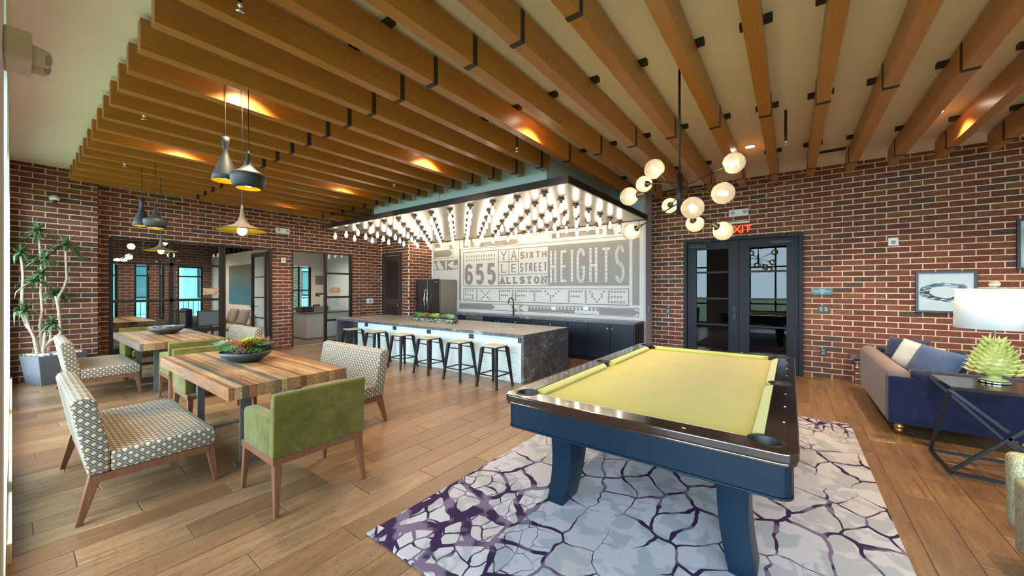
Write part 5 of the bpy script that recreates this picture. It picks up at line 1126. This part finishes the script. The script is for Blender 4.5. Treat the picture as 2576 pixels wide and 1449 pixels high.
p = atY(1638, 775, YM); t = plate((-2.355, 7.86, 1.07), .07, .11, M_PLAST, 'white switch on the end of the mosaic wall', 'switch', 'x', [(0, 0, .025, .05, GR)])
# dome camera
p = atX(137, 500, -9.85); t = thing('dome_camera', 'white dome security camera on the left brick pier', 'camera', (-9.852, p.y, p.z)); MB().lathe([(.001, 0), (.055, 0), (.06, .02), (.045, .035), (.001, .04)], 20).build('mount', M_PLAST, t, True).matrix_local = Matrix.Rotation(PI / 2, 4, 'Y')
MB().sphere((.07, 0, -.01), .058, 18, 12, .75).build('housing', M_PLAST, t, True); MB().sphere((.085, 0, -.045), .036, 14, 8).build('dome', M_BLKP, t, True)
# pictures
def art_mat():
    t = NT('ink_swirl_print'); v = t.coord('Object'); sp = t.n('SeparateXYZ'); t.put(sp.inputs[0], v); n = t.noise(v, 7, 4, .6)
    r = t.math('SQRT', t.math('ADD', t.math('POWER', t.math('DIVIDE', sp.outputs[0], 1.5), 2), t.math('POWER', t.math('MULTIPLY', sp.outputs[2], 1.25), 2))); r = t.math('ADD', r, t.math('MULTIPLY', t.math('SUBTRACT', n, .5), .10))
    band = t.math('LESS_THAN', t.math('ABSOLUTE', t.math('SUBTRACT', r, .135)), .034); st = t.math('GREATER_THAN', t.noise(t.coord('Object', (4, 1, 22), (0, .5, 0)), 3, 3), .46)
    bl = t.math('LESS_THAN', sp.outputs[2], .035); c = t.mix(t.math('MULTIPLY', band, st), (.55, .58, .60), t.mix(bl, (.05, .10, .13), (.012, .012, .014))); t.pbsdf(c, .5, 0, .3); return t.m
M_PFR = simple('black_picture_frame', (.016, .020, .022), .35)
def picture(x0, x1, z0, z1, label, mat):
    t = thing('framed_picture', label, 'picture', ((x0 + x1) / 2, YB - .006, (z0 + z1) / 2)); hx, hz = (x1 - x0) / 2, (z1 - z0) / 2; f = .028
    m = MB(); m.box((-hx, -.035, -hz), (hx, -.0, -hz + f)); m.box((-hx, -.035, hz - f), (hx, 0, hz)); m.box((-hx, -.035, -hz + f), (-hx + f, 0, hz - f)); m.box((hx - f, -.035, -hz + f), (hx, 0, hz - f)); m.build('frame', M_PFR, t)
    MB().box((-hx + f, -.018, -hz + f), (hx - f, -.002, hz - f)).build('print', mat, t); MB().box((-hx + f, -.026, -hz + f), (hx - f, -.024, hz - f)).build('glazing', glass_mat('picture_glass', (.95, .98, 1), 0.0, ior=1.15), t)
picture(1.483, 2.075, 1.142, 1.742, 'framed ink swirl print behind the white lamp shade', art_mat())
picture(2.42, 3.05, 1.745, 2.42, 'framed picture cut off by the right edge, higher on the brick', simple('pale_print', (.5, .55, .6), .5, vs=4, var=.3))
# ceiling slot grille and sprinklers
t = thing('ceiling_vent', 'black slot air grille in the ceiling near the back wall', 'vent', (.47, 7.2, CEIL)); MB().box((-.17, -.06, -.006), (.17, .06, -.0005)).build('frame', M_BLKP, t)
for k in range(4): MB().box((-.155, -.045 + k * .028, -.012), (.155, -.037 + k * .028, -.006)).build('vent_slat', M_BLKP, t)
for k, (x, y, z) in enumerate(((-2.72, .84, 3.20), (-5.24, .80, 3.20), (-5.24, 3.77, 3.17), (-2.66, 3.66, 3.15), (-.05, 5.26, 3.12), (-7.5, .95, 3.2))):
    t = thing('ceiling_sprinkler', 'small sprinkler head ' + ['on a dark drop pipe at the top of the photo', 'in front of the bright beam at the left', 'before the bright beam left of the kitchen canopy', 'on a dark drop pipe right above the kitchen canopy', 'on a black drop pipe before the double door', 'under the far left beams'][k], 'sprinkler', (x, y, z), 0, 'ceiling sprinklers')
    MB().tube([(0, 0, .05), (0, 0, CEIL - z)], .014 if k in (0, 3, 4) else .009, 10).build('drop_pipe', M_BLKP, t); MB().lathe([(.001, .0), (.022, .0), (.020, .004), (.005, .006), (.005, .03), (.016, .035), (.016, .05), (.001, .05)], 12).build('head', M_CHROME, t, True)
# ================================================================ MEETING ROOM beyond the glass
M_CARP = simple('brown_grey_carpet', (.13, .11, .09), .95, vs=40, var=.3, spec=.1); M_PATIO = simple('pale_patio_tile', (.55, .56, .56), .6, var=.05, vs=3)
def far_brick():
    t = NT('far_brickwork'); uv = t.n('TexCoord').outputs['UV']; b = t.n('TexBrick', ins={'Color1': (.19, .075, .055), 'Color2': (.12, .055, .045), 'Mortar': (.36, .29, .24), 'Scale': 1.0, 'Mortar Size': .008, 'Brick Width': .25, 'Row Height': .089}); t.put(b.inputs['Vector'], uv); t.pbsdf(b.outputs[0], .9, 0, .2, t.bump(b.outputs[1], .5, .01)); return t.m
M_FARB = far_brick(); XF2 = -15.6
struct(MB().box((XF2, .1, -.12), (XL - .18, 4.1, -.004)).build('floor_meeting', M_CARP)); struct(MB().box((XF2 - .2, .1, 2.92), (XL - .15, 6.9, 3.0)).build('ceiling_meeting', M_WHITE))
struct(MB().box((XF2, .0, 0), (XL - .15, .1, 3.0)).build('wall_meeting_side', M_WHITE))
m = MB(); m.box((XF2, 4.02, 0), (XL - .13, 4.12, 2.55)); struct(m.build('wall_meeting', M_WHITE))
m = MB(); struct(MB().box((XF2, 4.12, 2.55), (XL - .13, 4.14, 2.92)).build('wall_meeting_upper', M_WHITE))
tm = thing('transom_bars', 'row of black bars above the white meeting room wall', 'bars', (-12.9, 4.06, 2.55))
for k in range(12): MB().box((-2.4 + .42 * k, -.03, 0), (-2.26 + .42 * k, .03, .37)).build('bar', M_BLACKM, tm)
yy = lambda px: atX(px, 700, XF2).y
ops = [(yy(276), yy(296), .55, 2.25), (yy(338), yy(376), .55, 2.25), (yy(401), yy(414), .55, 2.25), (yy(447), yy(512), .1, 2.2)]
m = MB()
for r in split_rects(.1, 6.9, 0, 3.0, ops): wall_box(m, 'x', XF2, 1, *r, .25)
struct(m.build('wall_meeting_far', M_FARB))
for k, (a, b, z0, z1) in enumerate(ops):
    m = MB(); f_ = .05; x = XF2 - .10
    m.box((x - .03, a, z0), (x + .03, a + f_, z1)); m.box((x - .03, b - f_, z0), (x + .03, b, z1)); m.box((x - .03, a + f_, z0), (x + .03, b - f_, z0 + f_)); m.box((x - .03, a + f_, z1 - f_), (x + .03, b - f_, z1)); m.box((x - .025, a + f_, 1.85), (x + .025, b - f_, 1.89))
    w = struct(m.build('window_%d' % (9 + k), M_BRONZE)); MB().box((x - .003, a + f_, z0 + f_), (x + .003, b - f_, z1 - f_)).build('pane', M_SOLAR, w)
def spot(x, y, z, e, col=(1, .85, .65)):  # added fill spots brightening the dim meeting room and office, no fixture behind them
    l = bpy.data.lights.new('room_fill_spot', 'SPOT'); l.energy = e * 2.2; l.color = col; l.shadow_soft_size = .04; l.spot_size = math.radians(150); l.spot_blend = .7; o = bpy.data.objects.new('room_fill_spot', l); COL.objects.link(o); o.location = (x, y, z)
spot(-12.2, 2.0, 2.9, 70); spot(-14.2, 2.6, 2.9, 50); spot(-12.0, 5.4, 2.9, 60)
# table and chairs
def small_table(x0, x1, y0, y1, label):
    t = thing('meeting_table', label, 'table', ((x0 + x1) / 2, (y0 + y1) / 2, 0)); hx, hy = (x1 - x0) / 2, (y1 - y0) / 2; y = -hy; n = 9
    for k in range(n): MB().box((-hx, -hy + 2 * hy * k / n + .001, .69), (hx, -hy + 2 * hy * (k + 1) / n - .001, .765)).build('plank', M_RECL, t)
    for sx in (-1, 1):
        for sy in (-1, 1): MB().cb((sx * (hx - .15), sy * (hy - .15), .345), (.06, .06, .69)).build('leg', M_GREYM, t)
small_table(-13.6, -11.42, .98, 1.95, 'reclaimed wood meeting table behind the glass partition')
M_MESH = simple('grey_chair_mesh', (.20, .18, .16), .8)
def task_chair(x, y, rz, label):
    t = thing('task_chair', label, 'chair', (x, y, 0), rz, 'task chairs in the meeting room'); MB().box((-.24, -.24, .44), (.24, .24, .50)).build('seat', M_BLKP, t, bevel=.02)
    m = MB(); m.box((-.25, .235, .58), (-.225, .26, .95)); m.box((.225, .235, .58), (.25, .26, .95)); m.box((-.225, .235, .925), (.225, .26, .95)); m.box((-.225, .235, .58), (.225, .26, .605)); m.build('back_frame', M_BLKP, t); MB().box((-.224, .243, .606), (.224, .252, .924)).build('back_mesh', M_MESH, t)
    MB().tube([(0, 0, .44), (0, 0, .08)], .025, 10).build('column', M_BLKP, t); MB().bar((0, .2, .46), (0, .25, .60), .05, .02).build('back_post', M_BLKP, t)
    m = MB()
    for k in range(5): m.bar((0, 0, .07), (.27 * math.cos(k * 1.257), .27 * math.sin(k * 1.257), .05), .035, .025)
    m.build('star_base', M_BLKP, t)
    for s in (-1, 1): m = MB(); m.tube([(s * .26, .12, .46), (s * .29, .1, .66), (s * .29, -.12, .67)], .014, 6).build('armrest', M_BLKP, t)
task_chair(-11.9, 2.25, PI * .02, 'task chair nearest the glass on the far side of the meeting table'); task_chair(-12.9, 2.3, -.1, 'task chair farther back at the meeting table'); task_chair(-12.3, .62, PI, 'task chair on the near side of the meeting table'); task_chair(-11.6, 3.0, -PI / 2 - .4, 'turned task chair near the open glass door')
p = atF(358, 625, 9.2); t = thing('globe_chandelier', 'second globe chandelier hanging in the meeting room', 'chandelier', (p.x, p.y, p.z)); MB().tube([(0, 0, -.08), (0, 0, 2.92 - p.z)], .012, 8).build('stem', M_BLACKM, t)
for k, (px, py) in enumerate(((330, 620), (324, 646), (310, 655), (295, 657), (362, 600), (413, 610), (276, 654), (430, 642))):
    d = 9.0 + .35 * (k % 3); c = atF(px, py, d) - Vector(p); MB().tube([(0, 0, 0), c * .93], .007, 6).build('arm', M_BLACKM, t); g = MB().sphere((0, 0, 0), .075, 16, 10).build('globe', M_GLOBE, t, True, loc=c); MB().sphere((0, 0, 0), .03, 10, 6).build('bulb', M_BULBS, g, True)
# bench, cushions, picture on the white wall
a, b = atY(566, 800, 3.9).x, atY(640, 800, 3.6).x
t = thing('wall_bench', 'pale upholstered bench against the white meeting room wall', 'bench', ((a + b) / 2, 3.72, 0)); MB().box((-(b - a) / 2 - .3, -.22, .36), ((b - a) / 2 + .3, .28, .47)).build('seat', simple('oat_fabric', (.45, .38, .32), .9), t, bevel=.02); MB().box((-(b - a) / 2 - .28, -.18, 0), ((b - a) / 2 + .28, .26, .359)).build('base', M_WHITE, t)
MT = simple('taupe_cushion', (.25, .19, .165), .9, vs=8)
for px, nm in ((585, 'left'), (612, 'right')):
    c = atY(px, 795, 3.80); pillow('cushion', (c.x, 3.80, .70), (math.radians(72), 0, math.radians(4)), .52, .44, MT, 'taupe square cushion on the meeting room bench, %s one' % nm, 'cushion', .07, 'taupe cushions on the bench')
def blue_art():
    t = NT('blue_green_canvas'); v = t.coord('Object'); n = t.noise(v, 2.2, 5, .6, .8); sp = t.n('SeparateXYZ'); t.put(sp.inputs[0], v); g = t.math('ADD', t.math('MULTIPLY', sp.outputs[2], .8), t.math('ADD', .35, t.math('MULTIPLY', n, .4)))
    c = t.ramp(g, [(.1, (.05, .17, .24)), (.45, (.05, .13, .20)), (.8, (.14, .15, .10))]); l = t.ramp(t.noise(v, 4, 2, .5, 3), [(.49, (0, 0, 0)), (.5, (1, 1, 1)), (.52, (0, 0, 0))]); t.pbsdf(t.mix(t.math('MULTIPLY', l, .3), c, (.4, .5, .6)), .5); return t.m
q0, q1 = atY(577, 665, 4.01), atY(634, 775, 4.01); tag(MB().cb((0, 0, 0), (q1.x - q0.x, .02, 1.14)).build('canvas_print', blue_art(), None, loc=((q0.x + q1.x) / 2, 4.008, 1.60)), 'large blue green canvas on the white wall beyond the open glass door', 'picture')
# stickers / plaques on the glass
def plaque(px, py, s, words):
    p = atX(px, py, XL - .02); t = thing('room_plaque', s, 'sign', (XL - .022, p.y, p.z), PI / 2); MB().box((-.14, -.006, -.075), (.14, 0, .075)).build('plate', simple('wood_plaque', (.42, .22, .08), .5), t, bevel=.012)
    for sx in (-1, 1):
        for sz in (-1, 1): MB().tube([(sx * .125, -.009, sz * .062), (sx * .125, -.0061, sz * .062)], .012, 10).build('corner_stud', M_PLAST, t)
    for w, z in words: text(t, w, .040, (0, -.0065, z), RB, M_PLAST)
plaque(531, 733, 'wooden CONFERENCE ROOM plaque on the glass partition', (('CONFERENCE', .022), ('ROOM', -.022))); plaque(843, 730, 'wooden plaque on the office side light', (('BUSINESS', .022), ('CENTER', -.022)))
# ottoman and chair on the patio side
p = atX(503, 803, -14.6); t = thing('ottoman', 'round grey ottoman beyond the meeting room', 'ottoman', (-14.9, p.y - .1, 0)); MB().lathe([(.001, 0), (.30, 0), (.33, .05), (.33, .58), (.30, .62), (.001, .63)], 28).build('body', simple('charcoal_fabric', (.10, .09, .085), .9), t, True)
p = atX(437, 790, -14.2); t = thing('lounge_chair', 'navy lounge chair seen through the partition', 'chair', (-14.2, p.y, 0)); MB().box((-.35, -.35, .16), (.35, .35, .42)).build('seat', M_NAVY, t, bevel=.03); MB().box((-.35, .20, .42), (.35, .35, .90)).build('backrest', M_NAVY, t, bevel=.04)
for x in (-.3, .3):
    for y in (-.3, .3): MB().taper((x, y, 0), (x, y, .16), .03, .04).build('leg', M_WALNUT, t)
# ================================================================ OFFICE
XO = -13.8
struct(MB().box((XO - .1, 4.12, -.12), (XL - .18, 6.9, -.004)).build('floor_office', M_CARP))
o0, o1 = atX(722, 700, XO).y, atX(783, 700, XO).y; m = MB()
for r in split_rects(4.12, 6.95, 0, 3.0, [(o0, o1, -1, 2.25)]): wall_box(m, 'x', XO, 1, *r, .15)
m.box((XO, 6.85, 0), (XL - .13, 6.95, 3.0)); m.box((XL - 1.3, 4.13, 0), (XL - .13, 4.16, 3.0)); struct(m.build('wall_office', M_WHITE))
m = MB(); x = XO - .06; m.box((x - .03, o0, 0), (x + .03, o0 + .06, 2.25)); m.box((x - .03, o1 - .06, 0), (x + .03, o1, 2.25)); m.box((x - .03, (o0 + o1) / 2 - .02, 0), (x + .03, (o0 + o1) / 2 + .02, 2.25))
for z in (.03, .75, 1.4, 2.2): m.box((x - .025, o0 + .06, z), (x + .025, (o0 + o1) / 2 - .02, z + .04)); m.box((x - .025, (o0 + o1) / 2 + .02, z), (x + .025, o1 - .06, z + .04))
w = struct(m.build('window_13', M_BRONZE)); MB().box((x - .003, o0 + .01, .05), (x + .003, o1 - .01, 2.22)).build('pane', M_SOLAR, w)
p0, p1 = atF(785, 785, 10.2), atF(862, 785, 8.9)
t = thing('office_desk', 'white reception desk with a grey stone top in the office', 'desk', ((-11.9), 5.55, 0)); MB().box((-.42, -.35, 0), (.42, 1.1, .73)).build('body', simple('pale_desk', (.45, .46, .46), .6), t); MB().box((-.47, -.40, .731), (.47, 1.15, .77)).build('desktop', M_MARBLE, t)
t = thing('computer_monitor', 'pale backed computer monitor on the office desk', 'monitor', (-11.75, 6.05, .771), PI / 2); MB().box((-.30, -.02, .16), (.30, .02, .50)).build('screen', M_PLAST, t, bevel=.008); MB().cb((0, .03, .12), (.06, .02, .2)).build('stand', M_STEEL, t); MB().box((-.12, -.07, 0), (.12, .09, .015)).build('foot', M_STEEL, t)
task_chair(-12.9, 6.2, -PI / 2, 'office chair behind the reception desk')
t = thing('printer', 'small black printer on the office desk', 'printer', (-11.9, 5.35, .771)); MB().box((-.2, -.18, 0), (.2, .18, .16)).build('body', M_BLKP, t, bevel=.02)
t = thing('sideboard', 'dark wooden sideboard outside the inner office window', 'sideboard', (-14.7, 5.05, 0)); MB().box((-.25, -.7, .08), (.25, .7, .85)).build('body', M_LOUV, t, bevel=.01); MB().box((-.22, -.66, 0), (.22, .66, .079)).build('plinth', M_LOUV, t)
for py, nm, h, mt in ((705, 'upper grey notice', .32, simple('notice_grey', (.18, .19, .18), .6)), (741, 'lower dark sign with white lettering', .12, simple('slate_sign', (.05, .07, .09), .4))):
    q = atX(804, py, XO); t = thing('wall_notice', nm + ' on the white office wall', 'sign', (XO + .002, q.y, q.z), PI / 2); MB().box((-.15, -.012, -h / 2), (.15, 0, h / 2)).build('plate', mt, t, bevel=.004)
    if py == 741:
        for w_, z_ in (('MAX', .032), ('OCCUPANCY', 0)): text(t, w_, .030, (0, -.0125, z_), RB, M_PLAST)
# ================================================================ OUTDOORS
struct(MB().box((-60, -40, -.3), (-15.61, 40, -.02)).build('ground_terrace', M_PATIO)); struct(MB().box((-15.6, -40, -.3), (40, -1.11, -.02)).build('ground_lawn', simple('lawn', (.16, .22, .10), .95, vs=20, var=.3)))
t = thing('apartment_building', 'pale apartment building outside the meeting room windows', 'building', (-30, 4, 0)); MB().box((-3, -14, 0), (0, 16, 9)).build('wall', simple('pale_render', (.55, .60, .60), .9, vs=1), t)
for k in range(9):
    for z in (.9, 4.2): f_ = MB().box((.0, -12.5 + 3.1 * k, z), (.06, -11.2 + 3.1 * k, z + 1.9)).build('window', M_BRONZE, t); MB().box((.06, -12.4 + 3.1 * k, z + .1), (.08, -11.3 + 3.1 * k, z + 1.8)).build('pane', simple('window_dark', (.10, .16, .18), .1), f_)
    MB().box((.3, -13.6 + 3.1 * k, 0), (.6, -13.3 + 3.1 * k, 6)).build('column', M_WHITE, t)
MB().box((.0, -14, 3.2), (.8, 16, 3.45)).build('balcony_slab', M_WHITE, t)
t = thing('railing', 'black metal railing outside the meeting room', 'railing', (-19, 4, 0)); MB().box((-.02, -6, 1.0), (.02, 9, 1.05)).build('top_rail', M_BLACKM, t)
m = MB()
for k in range(100): m.box((-.008, -6 + .15 * k, -.01), (.008, -5.984 + .15 * k, 1.0))
stuff(m.build('balusters', M_BLACKM, t))
def crown(loc, r, n, label, seed):
    rr = random.Random(seed); t = thing('tree', label, 'tree', loc); MB().tube([(0, 0, 0), (.05, .1, loc[2] * 0 + 2.2), (0, 0, 3.6)], [.14, .11, .08], 8).build('trunk', simple('bark', (.12, .09, .07), .9), t, True); m = MB()
    for _ in range(n):
        a, b, q = rr.uniform(0, 2 * PI), rr.uniform(-1, 1), r * rr.random() ** .4; c = Vector((q * math.cos(a) * (1 - b * b) ** .5, q * math.sin(a) * (1 - b * b) ** .5, 4.0 + q * b * .75)); d = Vector((rr.uniform(-1, 1), rr.uniform(-1, 1), rr.uniform(-1, 1))).normalized(); e = d.orthogonal(); s_ = rr.uniform(.08, .16); m.add([c - d * s_, c - e * s_ * .5, c + d * s_, c + e * s_ * .5], [(0, 1, 2, 3)])
    stuff(m.build('foliage', leafy((.08, .20, .10), (.20, .38, .20), 'tree_leaf'), t))
crown((-22, 3.9, 0), 1.9, 2600, 'leafy tree outside the meeting room window', 4); crown((-21, 8.6, 0), 1.8, 2000, 'leafy tree outside the inner office window', 9)
